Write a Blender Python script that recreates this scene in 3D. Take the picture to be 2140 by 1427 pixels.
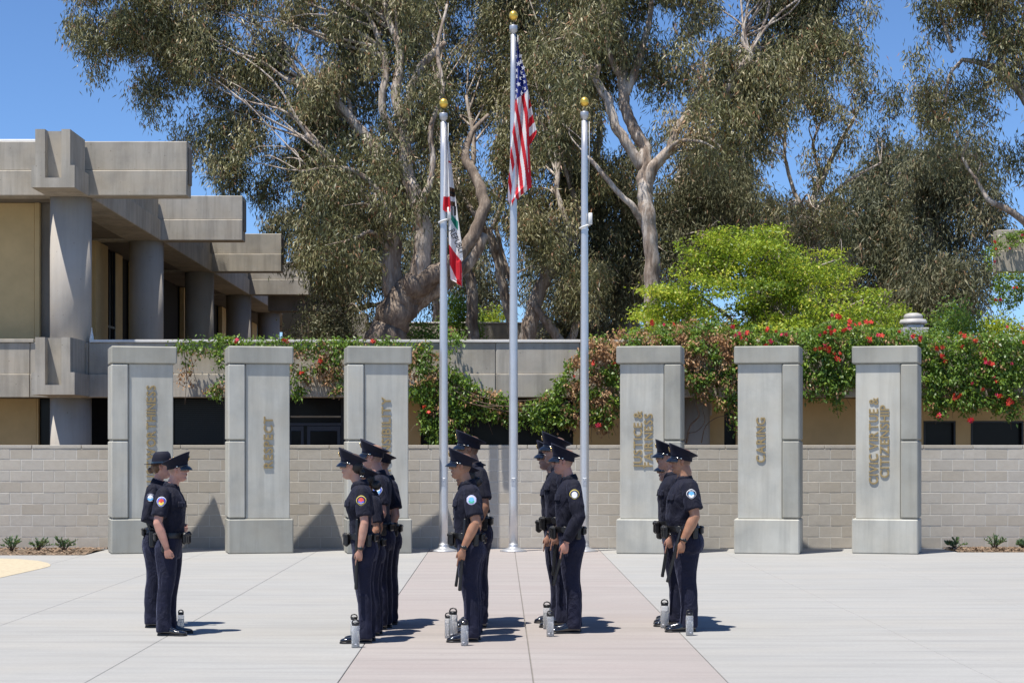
import bpy, bmesh, math, random
import numpy as np
from mathutils import Vector, Matrix, noise
R = math.radians
for o in list(bpy.data.objects):
    bpy.data.objects.remove(o)
SC = bpy.context.scene
COL = SC.collection
# ------------------------------------------------------------------ camera, sky, sun, exposure
F = 3900.0
CX, CY, CH = 1045.0, 935.0, 1.85          # vanishing point in the 2140 px wide frame, eye height
cam = bpy.data.cameras.new('camera'); cam.sensor_width = 36.0
cam.lens = 36.0 * F / 2140.0
cam.shift_x = (1070 - CX) / 2140.0
cam.shift_y = (CY - 713.5) / 2140.0
cam.clip_start = 0.5; cam.clip_end = 6000
camo = bpy.data.objects.new('camera', cam); COL.objects.link(camo)
camo.location = (0, 0, CH); camo.rotation_euler = (R(90), 0, 0)
SC.camera = camo
SUNX, SUNY = 0.25, 0.25                   # horizontal travel of the light per metre of drop
sun_el = math.atan(1 / math.hypot(SUNX, SUNY))
w = bpy.data.worlds.new('World'); SC.world = w; w.use_nodes = True
nt = w.node_tree; nt.nodes.clear()
sky = nt.nodes.new('ShaderNodeTexSky'); sky.sky_type = 'NISHITA'; sky.sun_disc = False
sky.sun_elevation = sun_el
sky.sun_rotation = math.atan2(-SUNX, -SUNY)
sky.air_density = 1.0; sky.dust_density = 0.0; sky.ozone_density = 10.0; sky.altitude = 2600
bg = nt.nodes.new('ShaderNodeBackground'); bg.inputs['Strength'].default_value = 0.115
wo = nt.nodes.new('ShaderNodeOutputWorld')
nt.links.new(sky.outputs[0], bg.inputs[0]); nt.links.new(bg.outputs[0], wo.inputs[0])
sl = bpy.data.lights.new('sun', 'SUN'); sl.energy = 5.0; sl.angle = R(0.53); sl.color = (1.0, 0.95, 0.87)
so = bpy.data.objects.new('sun', sl); COL.objects.link(so)
so.rotation_euler = Vector((SUNX, SUNY, -1)).to_track_quat('-Z', 'Y').to_euler()
SC.view_settings.view_transform = 'Standard'; SC.view_settings.look = 'None'
SC.view_settings.exposure = 0.45; SC.view_settings.gamma = 1.0
SC.view_settings.use_curve_mapping = False
SC.render.engine = 'CYCLES'
SC.cycles.max_bounces = 6; SC.cycles.transparent_max_bounces = 8
SC.cycles.diffuse_bounces = 3; SC.cycles.glossy_bounces = 3; SC.cycles.transmission_bounces = 6
SC.cycles.sample_clamp_indirect = 6

# ------------------------------------------------------------------ helpers
def P(px, py, D):
    """world point whose picture position at distance D is (px, py)"""
    return Vector(((px - CX) / F * D, D, CH - (py - CY) / F * D))
def GD(py):            # ground distance
    return CH * F / (py - CY)
def X(px, D): return (px - CX) / F * D
def Z(py, D): return CH - (py - CY) / F * D

def tag(o, label=None, cat=None, group=None, kind=None):
    if label: o['label'] = label
    if cat: o['category'] = cat
    if group: o['group'] = group
    if kind: o['kind'] = kind
    return o
def empty(name, loc=(0, 0, 0), rz=0.0, label=None, cat=None, group=None):
    o = bpy.data.objects.new(name, None); COL.objects.link(o)
    o.location = loc; o.rotation_euler = (0, 0, rz); o.empty_display_size = 0.2
    return tag(o, label, cat, group)
def link(name, me, mats=None, parent=None, loc=(0, 0, 0), rot=None, scale=None, smooth=False):
    o = bpy.data.objects.new(name, me); COL.objects.link(o)
    if mats is not None:
        if not isinstance(mats, (list, tuple)): mats = [mats]
        if len(me.materials) == 0:
            for m in mats: me.materials.append(m)
    o.location = loc
    if rot is not None: o.rotation_euler = rot
    if scale is not None: o.scale = scale if isinstance(scale, (tuple, list)) else (scale,) * 3
    if parent is not None: o.parent = parent
    return o
def tomesh(name, bm, smooth=False, angle=None):
    me = bpy.data.meshes.new(name); bm.to_mesh(me); bm.free()
    if smooth:
        me.polygons.foreach_set('use_smooth', [True] * len(me.polygons))
        if angle is not None:
            try: me.set_sharp_from_angle(angle=angle)
            except Exception: pass
    return me
def pymesh(name, verts, faces, smooth=False):
    me = bpy.data.meshes.new(name); me.from_pydata([tuple(v) for v in verts], [], faces)
    if smooth: me.polygons.foreach_set('use_smooth', [True] * len(me.polygons))
    me.update(); return me
def bx(bm, x0, x1, y0, y1, z0, z1, bev=0.0, mat=0):
    x0, x1 = min(x0, x1), max(x0, x1); y0, y1 = min(y0, y1), max(y0, y1); z0, z1 = min(z0, z1), max(z0, z1)
    t = bmesh.new()
    vs = [t.verts.new((x, y, z)) for z in (z0, z1) for y in (y0, y1) for x in (x0, x1)]
    for f in ((0, 2, 3, 1), (4, 5, 7, 6), (0, 1, 5, 4), (2, 6, 7, 3), (0, 4, 6, 2), (1, 3, 7, 5)):
        t.faces.new([vs[i] for i in f])
    if bev > 0:
        bmesh.ops.bevel(t, geom=list(t.edges), offset=bev, segments=1, affect='EDGES', profile=0.5)
    for f in t.faces: f.material_index = mat
    me = bpy.data.meshes.new('t'); t.to_mesh(me); t.free(); bm.from_mesh(me); bpy.data.meshes.remove(me)
    return bm
def box(name, x0, x1, y0, y1, z0, z1, mat, parent=None, bev=0.0):
    bm = bmesh.new(); bx(bm, x0, x1, y0, y1, z0, z1, bev)
    return link(name, tomesh(name, bm), mat, parent)
def lathe(bm, prof, seg=24, c=(0, 0, 0), a0=0, a1=2 * math.pi, mat=0):
    n0 = []
    full = abs(a1 - a0 - 2 * math.pi) < 1e-6
    for r, z in prof:
        ring = []
        for i in range(seg if full else seg + 1):
            a = a0 + (a1 - a0) * i / seg
            ring.append(bm.verts.new((c[0] + r * math.cos(a), c[1] + r * math.sin(a), c[2] + z)))
        n0.append(ring)
    for a, b in zip(n0[:-1], n0[1:]):
        m = len(a)
        for i in range(m if full else m - 1):
            f = bm.faces.new((a[i], a[(i + 1) % m], b[(i + 1) % m], b[i])); f.material_index = mat; f.smooth = True
    if full:
        for ring, flip in ((n0[0], True), (n0[-1], False)):
            if (ring[0].co - ring[len(ring) // 2].co).length > 1e-5:
                f = bm.faces.new(ring[::-1] if flip else ring); f.material_index = mat
    return n0
def rings_loft(bm, rings, cap=True, mat=0, smooth=True):
    vr = [[bm.verts.new(p) for p in r] for r in rings]
    n = len(vr[0])
    for a, b in zip(vr[:-1], vr[1:]):
        for i in range(n):
            f = bm.faces.new((a[i], a[(i + 1) % n], b[(i + 1) % n], b[i])); f.material_index = mat; f.smooth = smooth
    if cap:
        f = bm.faces.new(vr[0][::-1]); f.material_index = mat
        f = bm.faces.new(vr[-1]); f.material_index = mat
    return vr
def tube(bm, pts, rad, seg=8, mat=0, flat=None, ref=None, cap=True, wob=0.0, rng=None):
    """tapered tube through pts; rad scalar/list; flat: second radius list"""
    pts = [Vector(p) for p in pts]; n = len(pts)
    if not hasattr(rad, '__len__'): rad = [rad] * n
    if flat is None: flat = rad
    elif not hasattr(flat, '__len__'): flat = [flat] * n
    rings = []; u = Vector(ref) if ref is not None else None
    for i, p in enumerate(pts):
        d = (pts[min(i + 1, n - 1)] - pts[max(i - 1, 0)])
        if d.length < 1e-9: d = Vector((0, 0, 1))
        d.normalize()
        if u is None:
            u = Vector((0, 1, 0)) if abs(d.y) < 0.8 else Vector((1, 0, 0))
        u = (u - d * u.dot(d)); u.normalize()
        v = d.cross(u)
        ring = []
        for k in range(seg):
            a = 2 * math.pi * k / seg
            rr = 1.0
            if wob and rng: rr = 1 + rng.uniform(-wob, wob)
            ring.append(p + u * (math.cos(a) * rad[i] * rr) + v * (math.sin(a) * flat[i] * rr))
        rings.append(ring)
    rings_loft(bm, rings, cap=cap, mat=mat)
def spline(pts, n=6):
    """Catmull-Rom resample of (x,y,z,...) tuples"""
    A = [np.array(p, float) for p in pts]
    if len(A) < 3: 
        return [A[0] + (A[-1] - A[0]) * t for t in np.linspace(0, 1, n + 1)]
    A = [2 * A[0] - A[1]] + A + [2 * A[-1] - A[-2]]
    out = []
    for i in range(1, len(A) - 2):
        for k in range(n):
            t = k / n
            out.append(0.5 * (2 * A[i] + (A[i + 1] - A[i - 1]) * t + (2 * A[i - 1] - 5 * A[i] + 4 * A[i + 1] - A[i + 2]) * t * t
                       + (-A[i - 1] + 3 * A[i] - 3 * A[i + 1] + A[i + 2]) * t ** 3))
    out.append(A[-2]); return out
DG = None
def evalmesh(me, mods, name):
    o = bpy.data.objects.new('tmp', me); COL.objects.link(o)
    for typ, kw in mods:
        m = o.modifiers.new(typ, typ)
        for k, v in kw.items(): setattr(m, k, v)
    dg = bpy.context.evaluated_depsgraph_get(); dg.update()
    out = bpy.data.meshes.new_from_object(o.evaluated_get(dg)); out.name = name
    bpy.data.objects.remove(o)
    return out
_gl = {}
def glyph(ch, size, depth, bold=0.0):
    k = (ch, size, depth, bold)
    if k in _gl: return _gl[k]
    cu = bpy.data.curves.new('glyph', 'FONT'); cu.body = ch; cu.size = size; cu.extrude = depth / 2
    cu.offset = bold; cu.resolution_u = 3; cu.align_x = 'LEFT'
    if depth > 0.01: cu.bevel_depth = 0.0015
    o = bpy.data.objects.new('tmp', cu); COL.objects.link(o)
    dg = bpy.context.evaluated_depsgraph_get(); dg.update()
    me = bpy.data.meshes.new_from_object(o.evaluated_get(dg)); me.name = 'letter'
    bpy.data.objects.remove(o)
    xs = [v.co.x for v in me.vertices] or [0, 0]
    x0, x1 = min(xs), max(xs)
    for v in me.vertices: v.co.x -= x0
    _gl[k] = (me, x1 - x0); return _gl[k]

# ------------------------------------------------------------------ materials
class NB:
    def __init__(s, name, rough=0.7):
        s.m = bpy.data.materials.new(name); s.m.use_nodes = True
        s.t = s.m.node_tree; s.n = s.t.nodes; s.b = s.n['Principled BSDF']
        s.b.inputs['Roughness'].default_value = rough
        s.tc = s.n.new('ShaderNodeTexCoord')
    def lk(s, a, b): s.t.links.new(a, b)
    def mapping(s, scale=(1, 1, 1), src='Object', rnd=True):
        mp = s.n.new('ShaderNodeMapping'); mp.inputs['Scale'].default_value = scale
        if rnd:
            oi = s.n.new('ShaderNodeObjectInfo'); ml = s.n.new('ShaderNodeMath'); ml.operation = 'MULTIPLY'
            ml.inputs[1].default_value = 37.0; s.lk(oi.outputs['Random'], ml.inputs[0]); s.lk(ml.outputs[0], mp.inputs['Location'])
        s.lk(s.tc.outputs[src], mp.inputs['Vector']); return mp.outputs[0]
    def noise(s, scale, detail=4, rough=0.6, vec=None, sc3=(1, 1, 1), rnd=True, dist=0.0):
        nn = s.n.new('ShaderNodeTexNoise'); nn.inputs['Scale'].default_value = scale
        nn.inputs['Detail'].default_value = detail; nn.inputs['Roughness'].default_value = rough
        nn.inputs['Distortion'].default_value = dist
        s.lk(vec if vec is not None else s.mapping(sc3, rnd=rnd), nn.inputs['Vector']); return nn.outputs['Fac']
    def ramp(s, fac, stops):
        r = s.n.new('ShaderNodeValToRGB'); e = r.color_ramp.elements
        while len(e) < len(stops): e.new(0.5)
        for el, (p, c) in zip(e, stops):
            el.position = p; el.color = (*c, 1) if len(c) == 3 else c
        s.lk(fac, r.inputs[0]); return r.outputs[0]
    def mix(s, fac, a, b, mode='MIX'):
        x = s.n.new('ShaderNodeMix'); x.data_type = 'RGBA'; x.blend_type = mode
        def put(sock, v):
            if hasattr(v, 'links') or hasattr(v, 'is_linked'): s.lk(v, sock)
            elif isinstance(v, (int, float)): sock.default_value = v
            else: sock.default_value = (*v, 1) if len(v) == 3 else v
        put(x.inputs[0], fac); put(x.inputs[6], a); put(x.inputs[7], b); return x.outputs[2]
    def math(s, op, a, b=0.5):
        x = s.n.new('ShaderNodeMath'); x.operation = op
        for i, v in enumerate((a, b)):
            if hasattr(v, 'is_linked'): s.lk(v, x.inputs[i])
            else: x.inputs[i].default_value = v
        return x.outputs[0]
    def col(s, c):
        if hasattr(c, 'is_linked'): s.lk(c, s.b.inputs['Base Color'])
        else: s.b.inputs['Base Color'].default_value = (*c, 1)
    def bump(s, h, strength=0.3, dist=0.01):
        bp = s.n.new('ShaderNodeBump'); bp.inputs['Strength'].default_value = strength
        bp.inputs['Distance'].default_value = dist; s.lk(h, bp.inputs['Height']); s.lk(bp.outputs[0], s.b.inputs['Normal'])
def g(c, k): return tuple(min(1, x * k) for x in c)

def mat_concrete(name, base, streak=0.35, pores=True, blot=0.25, rough=0.85, bump=0.35, seam=False):
    b = NB(name, rough)
    big = b.noise(1.1, 5, 0.6)
    col = b.ramp(big, [(0.3, g(base, 1 - blot)), (0.52, base), (0.72, g(base, 1 + blot * 0.6))])
    st = b.noise(1.0, 6, 0.65, sc3=(5.0, 5.0, 0.35))
    col = b.mix(b.ramp(st, [(0.43, (0, 0, 0)), (0.64, (streak,) * 3)]), col, g(base, 0.45))
    hue = b.noise(2.3, 3, 0.5)
    col = b.mix(b.ramp(hue, [(0.4, (0, 0, 0)), (0.7, (0.3,) * 3)]), col, (base[0] * 1.12, base[1] * 1.0, base[2] * 0.84))
    fine = b.noise(60, 4, 0.7)
    col = b.mix(b.math('MULTIPLY', fine, 0.35), col, g(base, 1.25))
    h = fine
    if pores:
        v = b.n.new('ShaderNodeTexVoronoi'); v.inputs['Scale'].default_value = 7
        b.lk(b.mapping(), v.inputs['Vector'])
        pm = b.ramp(v.outputs['Distance'], [(0.05, (1, 1, 1)), (0.12, (0, 0, 0))])
        gate = b.ramp(b.noise(3, 2), [(0.44, (0, 0, 0)), (0.56, (1, 1, 1))])
        pm = b.math('MULTIPLY', pm, gate)
        col = b.mix(b.math('MULTIPLY', pm, 0.6), col, g(base, 0.3))
    b.col(col); b.bump(b.math('ADD', h, b.math('MULTIPLY', big, 2.0)), bump, 0.006)
    return b.m
def mat_plain(name, c, rough=0.6, metal=0.0, var=0.12, scale=8, bump=0.0, spec=None, coat=0.0):
    b = NB(name, rough)
    f = b.noise(scale, 4, 0.6)
    b.col(b.ramp(f, [(0.3, g(c, 1 - var)), (0.7, g(c, 1 + var))]))
    b.b.inputs['Metallic'].default_value = metal
    if coat: b.b.inputs['Coat Weight'].default_value = coat; b.b.inputs['Coat Roughness'].default_value = 0.06
    if spec is not None: b.b.inputs['Specular IOR Level'].default_value = spec
    if bump: b.bump(b.noise(scale * 6, 3), bump, 0.004)
    return b.m
M = {}
M['bldg'] = mat_concrete('building_concrete', (0.41, 0.375, 0.315), streak=0.6, blot=0.36)
M['bldg_dark'] = mat_concrete('shaded_concrete', (0.20, 0.18, 0.155), streak=0.55, blot=0.3)  # half-tone copy of building concrete; shade of soffits and rear beams painted in
M['column'] = mat_concrete('column_concrete', (0.40, 0.37, 0.33), streak=0.25, blot=0.15)
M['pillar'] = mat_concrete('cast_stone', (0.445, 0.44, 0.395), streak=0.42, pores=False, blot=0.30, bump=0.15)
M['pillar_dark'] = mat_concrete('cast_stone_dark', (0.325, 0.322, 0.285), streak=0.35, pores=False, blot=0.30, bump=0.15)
M['coping'] = mat_concrete('pale_coping', (0.68, 0.66, 0.62), streak=0.15, pores=False, blot=0.1)
M['tan'] = mat_plain('tan_plaster', (0.60, 0.44, 0.22), 0.8, var=0.08, scale=2.5, bump=0.15)
M['white_trim'] = mat_plain('white_metal_trim', (0.75, 0.75, 0.74), 0.5, var=0.04)
M['dark_glass'] = mat_plain('dark_window_glass', (0.012, 0.012, 0.014), 0.2, var=0.3, scale=1.2, spec=0.15)
M['dark_frame'] = mat_plain('dark_window_frame', (0.012, 0.012, 0.016), 0.4, var=0.1)
M['blue_frame'] = mat_plain('blue_grey_door_frame', (0.045, 0.055, 0.085), 0.45, var=0.1)
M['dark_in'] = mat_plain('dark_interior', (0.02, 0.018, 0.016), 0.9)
M['bronze'] = mat_plain('bronze_lettering', (0.30, 0.22, 0.10), 0.5, metal=0.1, var=0.15, scale=20)
M['alu'] = mat_plain('brushed_aluminium', (0.62, 0.62, 0.63), 0.36, metal=0.6, var=0.05, scale=3)
M['alu2'] = mat_plain('cast_aluminium', (0.50, 0.51, 0.53), 0.45, metal=0.7, var=0.08, scale=6)
M['gold'] = mat_plain('gold_ball', (0.85, 0.56, 0.10), 0.34, metal=0.75, var=0.05)
M['rope'] = mat_plain('white_rope', (0.7, 0.7, 0.68), 0.8)

def mat_block():
    b = NB('block_face', 0.9)
    oi = b.n.new('ShaderNodeObjectInfo')
    base = b.ramp(oi.outputs['Random'], [(0.0, (0.406, 0.363, 0.302)), (0.3, (0.481, 0.442, 0.384)), (0.6, (0.455, 0.428, 0.384)), (0.85, (0.499, 0.456, 0.392)), (1.0, (0.419, 0.390, 0.348))])
    f = b.noise(9, 5, 0.7); base = b.mix(b.ramp(f, [(0.35, (0.28,) * 3), (0.65, (0, 0, 0))]), base, (0.30, 0.26, 0.205))
    f2 = b.noise(90, 4, 0.8); base = b.mix(b.math('MULTIPLY', f2, 0.3), base, (0.6, 0.55, 0.45))
    b.col(base); b.bump(b.noise(45, 5, 0.8), 0.5, 0.006); return b.m
M['block'] = mat_block()
M['mortar'] = mat_plain('mortar', (0.56, 0.54, 0.49), 0.95, var=0.1, scale=12, bump=0.2)

def mat_ground(name, base, tint, fine=1.0, pink=False):
    b = NB(name, 0.88)
    # broom-finished slab: long faint streaks across, blotches, fine speckle
    s1 = b.noise(1.0, 6, 0.62, sc3=(0.35, 4.2, 1), rnd=False, dist=0.3)
    col = b.ramp(s1, [(0.25, g(base, 0.76)), (0.5, base), (0.75, g(base, 1.12))])
    s2 = b.noise(0.9, 4, 0.5, sc3=(0.5, 1.1, 1), rnd=False)
    col = b.mix(b.ramp(s2, [(0.42, (0, 0, 0)), (0.68, (0.55,) * 3)]), col, tint)
    s4 = b.noise(3.0, 5, 0.65, sc3=(0.5, 3.0, 1), rnd=False)
    col = b.mix(b.ramp(s4, [(0.54, (0, 0, 0)), (0.72, (0.4,) * 3)]), col, g(base, 0.68))
    s3 = b.noise(26, 5, 0.7, rnd=False)
    col = b.mix(b.ramp(s3, [(0.35, (0.3,) * 3), (0.6, (0, 0, 0))]), col, g(base, 0.7))
    s6 = b.noise(0.35, 5, 0.7, rnd=False)
    col = b.mix(b.ramp(s6, [(0.45, (0, 0, 0)), (0.7, (0.45,) * 3)]), col, g(base, 0.84))
    vs_ = b.n.new('ShaderNodeTexVoronoi'); vs_.inputs['Scale'].default_value = 1.7; b.lk(b.tc.outputs['Object'], vs_.inputs['Vector'])
    col = b.mix(b.ramp(vs_.outputs['Distance'], [(0.018, (0.5,) * 3), (0.04, (0, 0, 0))]), col, g(base, 0.55))
    s5 = b.noise(140, 3, 0.8, rnd=False)
    col = b.mix(b.ramp(s5, [(0.4, (0.25,) * 3), (0.6, (0, 0, 0))]), col, g(base, 0.6))
    b.col(col); b.bump(b.math('ADD', s3, s5), 0.25, 0.003); return b.m
M['plaza'] = mat_ground('plaza_concrete', (0.355, 0.352, 0.338), (0.38, 0.36, 0.325))
M['walk'] = mat_ground('rose_concrete', (0.355, 0.322, 0.303), (0.335, 0.285, 0.268))
M['joint'] = mat_plain('joint_sand', (0.24, 0.23, 0.21), 0.95, var=0.2)
M['dg'] = mat_plain('decomposed_granite', (0.47, 0.40, 0.28), 0.95, var=0.15, scale=14, bump=0.4)
M['soil'] = mat_plain('soil', (0.14, 0.10, 0.065), 0.95, var=0.4, scale=20, bump=0.6)
M['chip'] = mat_plain('bark_chip', (0.25, 0.17, 0.11), 0.9, var=0.4, scale=30)
# ------------------------------------------------------------------ ground
WALLD = 34.2
gm = bmesh.new(); bx(gm, -260, 260, -30, 600, -0.30, -0.06)
gr = link('ground', tomesh('ground', gm), M['soil']); tag(gr, kind='structure')
xs = [-15.0, -13.0, -11.05, -9.1, -7.15, -5.2, -3.27, -1.28, 0.265, 1.80, 3.95, 6.05, 8.1, 10.2, 12.2, 14.2]
plaza = empty('plaza', label=None); plaza['kind'] = 'structure'
walk = empty('walkway'); walk['kind'] = 'structure'
FARY = 30.6
def slab(x0, x1, y0, y1, mat, parent, z=0.0):
    gp = 0.0042 if mat is M['walk'] else 0.0028
    o = box('slab', x0 + gp, x1 - gp, y0 + gp, y1 - gp, -0.12, z, mat, parent, bev=0.004)
    return o
for a, b_ in zip(xs[:-1], xs[1:]):
    wk = -1.3 < a < 1.0
    mt = M['walk'] if wk else M['plaza']; pr = walk if wk else plaza
    slab(a, b_, 6.0, FARY, mt, pr)
    yend = WALLD - 0.02
    if b_ < -7.0: yend = 32.1
    if a > 8.0: yend = 33.0
    slab(a, b_, FARY, yend, mt, pr)
jb = box('joint_bed', -40, 40, 2, WALLD - 0.1, -0.059, -0.02, M['joint']); jb.parent = plaza
# near slabs under/behind the camera
for a, b_ in zip(xs[:-1], xs[1:]):
    wk = -1.3 < a < 1.0
    slab(a, b_, -4.0, 6.0, M['walk'] if wk else M['plaza'], walk if wk else plaza)
# decomposed granite path at the far left
pp = [P(106, 1180, GD(1180)), P(100, 1176, GD(1176)), P(80, 1171.5, GD(1171.5)), P(40, 1168, GD(1168)), P(-20, 1166, GD(1166)), P(-300, 1164, GD(1164)), P(-420, 1330, GD(1330)), P(-100, 1230, GD(1230)), P(0, 1207, GD(1207)), P(50, 1196, GD(1196)), P(90, 1187, GD(1187)), P(104, 1183, GD(1183))]
vs = [(p.x, p.y, 0.004) for p in pp]
pth = link('path', pymesh('path', vs, [list(range(len(vs)))[::-1]]), M['dg']); pth['kind'] = 'structure'
# planting beds
def bed(name, x0, x1, y0, y1, seed):
    bm = bmesh.new(); rng = random.Random(seed)
    nx, ny = 40, 8
    g_ = [[bm.verts.new((x0 + (x1 - x0) * i / nx, y0 + (y1 - y0) * j / ny, -0.02 + 0.05 * math.sin(math.pi * j / ny) + rng.uniform(-.01, .015))) for i in range(nx + 1)] for j in range(ny + 1)]
    for j in range(ny):
        for i in range(nx): bm.faces.new((g_[j][i], g_[j][i + 1], g_[j + 1][i + 1], g_[j + 1][i]))
    o = link(name, tomesh(name, bm, True), M['soil']); o['kind'] = 'structure'
    bm = bmesh.new()
    for i in range(2600):
        x, y = rng.uniform(x0, x1), rng.uniform(y0, y1)
        z = 0.0 + 0.04 * math.sin(math.pi * (y - y0) / (y1 - y0))
        a = rng.uniform(0, 6.28); l, w_ = rng.uniform(.02, .05), rng.uniform(.006, .014); t = rng.uniform(-.4, .4)
        d = Vector((math.cos(a), math.sin(a), t)).normalized() * l; s_ = Vector((-math.sin(a), math.cos(a), rng.uniform(-.5, .5))) * w_
        c = Vector((x, y, z + 0.012))
        bm.faces.new([bm.verts.new(c - d - s_), bm.verts.new(c + d - s_), bm.verts.new(c + d + s_), bm.verts.new(c - d + s_)])
    o = link('bark_mulch', tomesh('bark_mulch', bm), M['chip']); tag(o, kind='stuff')
bed('planting_bed', -15, -7.16, 32.12, WALLD - 0.02, 5)
bed('planting_bed', 8.12, 14.5, 33.02, WALLD - 0.02, 6)

# ------------------------------------------------------------------ block wall
wall = empty('block_wall', (0, WALLD, 0), 0, 'long low wall of tan concrete blocks with a thin coping running behind the pillars', 'wall')
BW, BH = 0.4064, 0.2032; J = 0.012
variants = []
rngb = random.Random(3)
for k in range(6):
    bm = bmesh.new(); bx(bm, -BW / 2 + J / 2, BW / 2 - J / 2, 0.0, 0.19, -BH / 2 + J / 2, BH / 2 - J / 2, bev=0.004)
    for v in bm.verts:
        v.co += Vector((rngb.uniform(-1, 1), rngb.uniform(-1, 1), rngb.uniform(-1, 1))) * 0.0012
    me = tomesh('block', bm); me.materials.append(M['block']); variants.append(me)
x_left = X(222.5, WALLD)
cands = []
# px intervals hidden by pillars
hid = [(232, 358), (478, 602), (727, 850), (1298, 1424), (1546, 1670), (1792, 1918)]
zc0 = 0.5 * BH + 0.008
for row in range(9):
    off = 0.0 if row % 2 == 0 else BW / 2
    n0 = int(-(x_left + 11.2) / BW) - 4
    k = -13
    while True:
        xc = x_left - off + BW * k + 0.06
        if xc > 11.3: break
        k += 1
        if xc < -11.2: continue
        p0, p1 = CX + (xc - BW / 2) * F / WALLD, CX + (xc + BW / 2) * F / WALLD
        hidden = any(a < p0 and p1 < b_ for a, b_ in hid) or p1 < -2 or p0 > 2142
        cands.append((hidden, xc, row))
vis = [c for c in cands if not c[0]]
rngb.shuffle(vis)
keep, rest = vis[:296], vis[296:] + [c for c in cands if c[0]]
for _, xc, row in keep:
    o = link('block', variants[rngb.randrange(6)], None, wall, (xc, rngb.uniform(-.002, .002), zc0 + row * BH))
bm = bmesh.new()
for _, xc, row in rest:
    z = zc0 + row * BH
    bx(bm, xc - BW / 2 + J / 2, xc + BW / 2 - J / 2, 0.0, .19, z - BH / 2 + J / 2, z + BH / 2 - J / 2, bev=0.004)
o = link('block_courses', tomesh('block_courses', bm), M['block'], wall); tag(o, kind='stuff')
bm = bmesh.new(); bx(bm, -11.3, 11.5, 0.004, 0.186, -0.02, 9 * BH + 0.002)
link('mortar', tomesh('mortar', bm), M['mortar'], wall)
cap_me = []
zt = 9 * BH + 0.005
xk = -11.3
while xk < 11.4:
    bm = bmesh.new(); bx(bm, 0.002, 0.9, -0.006, 0.197, 0, 0.062, bev=0.006)
    if not cap_me: cap_me.append(tomesh('coping', bm)); cap_me[0].materials.append(M['block'])
    else: bm.free()
    link('coping', cap_me[0], None, wall, (xk, 0, zt)); xk += 0.908

# ------------------------------------------------------------------ pillars
def pillar(pxa, pxb, basey, side, words, label, wx):
    D = WALLD - (0.78 if side > 0 else 0.88) - 0.82
    pc = 0.5 * (pxa + pxb); W = 1.135; dep = 0.82; H = 3.62
    beta = math.atan((CX - pc) / F)
    th = beta + side * R(5.0)
    sg = 1 if side > 0 else -1            # pilaster sits on the outer side
    fc = Vector((X(pc + (5.5 if side > 0 else -5.5), D), D, 0))
    root = empty('pillar', fc, th, label, 'pillar', 'engraved concrete pillars in front of the block wall')
    def part(name, x0, x1, y0, y1, z0, z1, mat, bev=0.02):
        return box(name, x0 * sg, x1 * sg, y0, y1, z0, z1, mat, root, bev)
    h = W / 2; rc = 0.045 if side > 0 else 0.056
    dk = M['pillar_dark']; lt = M['pillar']
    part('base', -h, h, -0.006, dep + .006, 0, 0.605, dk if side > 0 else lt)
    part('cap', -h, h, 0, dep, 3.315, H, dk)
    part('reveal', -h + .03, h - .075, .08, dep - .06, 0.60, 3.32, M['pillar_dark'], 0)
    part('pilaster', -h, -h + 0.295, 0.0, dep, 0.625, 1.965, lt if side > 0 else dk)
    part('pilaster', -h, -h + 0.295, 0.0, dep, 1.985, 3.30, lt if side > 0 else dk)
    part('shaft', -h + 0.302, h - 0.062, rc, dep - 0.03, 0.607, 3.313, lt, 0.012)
    # lettering reads from bottom to top
    for text, px0, ytop, ybot, psz in words:
        s = F / D
        xl = (px0 - (pxa + pxb) / 2 - (5.5 if side > 0 else -5.5)) / s    # baseline (right side of the letters) in local x
        z1, z0 = CH + (CY - ytop) / s, CH + (CY - ybot) / s
        size = psz / s / 0.72
        gs = [(c, *glyph(c, size, 0.014, size * 0.012)) if c != ' ' else (c, None, size * 0.12) for c in text]
        tot = sum(q[2] for q in gs); gap = max(0.024, (z1 - z0 - tot) / (len(text) - 1)); kx = min(1.0, (z1 - z0 - gap * (len(text) - 1)) / tot)
        z = z0
        for c, me, wd in gs:
            if me is not None:
                if len(me.materials) == 0: me.materials.append(M['bronze'])
                o = link('letter', me, None, root, (xl, rc - 0.011, z))
                # char x -> +z, char y -> -x, extrude along y
                o.scale = (kx, 1, 1); o.rotation_mode = 'QUATERNION'
                o.rotation_quaternion = Matrix(((0, -1, 0), (0, 0, -1), (1, 0, 0))).to_quaternion()
            z += wd * kx + gap
    return root
pillar(224, 368, 1157, 1, [('TRUSTWORTHINESS', 325, 805, 1040, 19)], 'concrete pillar with bronze word TRUSTWORTHINESS, leftmost of six', 0)
pillar(469, 611, 1157, 1, [('RESPECT', 570, 870, 978, 19)], 'concrete pillar carrying the bronze word RESPECT', 0)
pillar(717, 859, 1155, 1, [('RESPONSIBILITY', 816.5, 829, 1030, 19)], 'concrete pillar carrying the bronze word RESPONSIBILITY', 0)
pillar(1289, 1433, 1153, -1, [('JUSTICE &', 1341, 858, 978, 18), ('FAIRNESS', 1363, 864, 975, 18)], 'concrete pillar carrying the bronze words JUSTICE & FAIRNESS', 0)
pillar(1535, 1680, 1151.5, -1, [('CARING', 1598.5, 872, 966, 19)], 'concrete pillar carrying the bronze word CARING', 0)
pillar(1782, 1927, 1151, -1, [('CIVIC VIRTUE &', 1834.5, 830, 1012, 19), ('CITIZENSHIP', 1857, 846, 998, 19)], 'concrete pillar with bronze words CIVIC VIRTUE & CITIZENSHIP, rightmost of six', 0)

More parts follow.
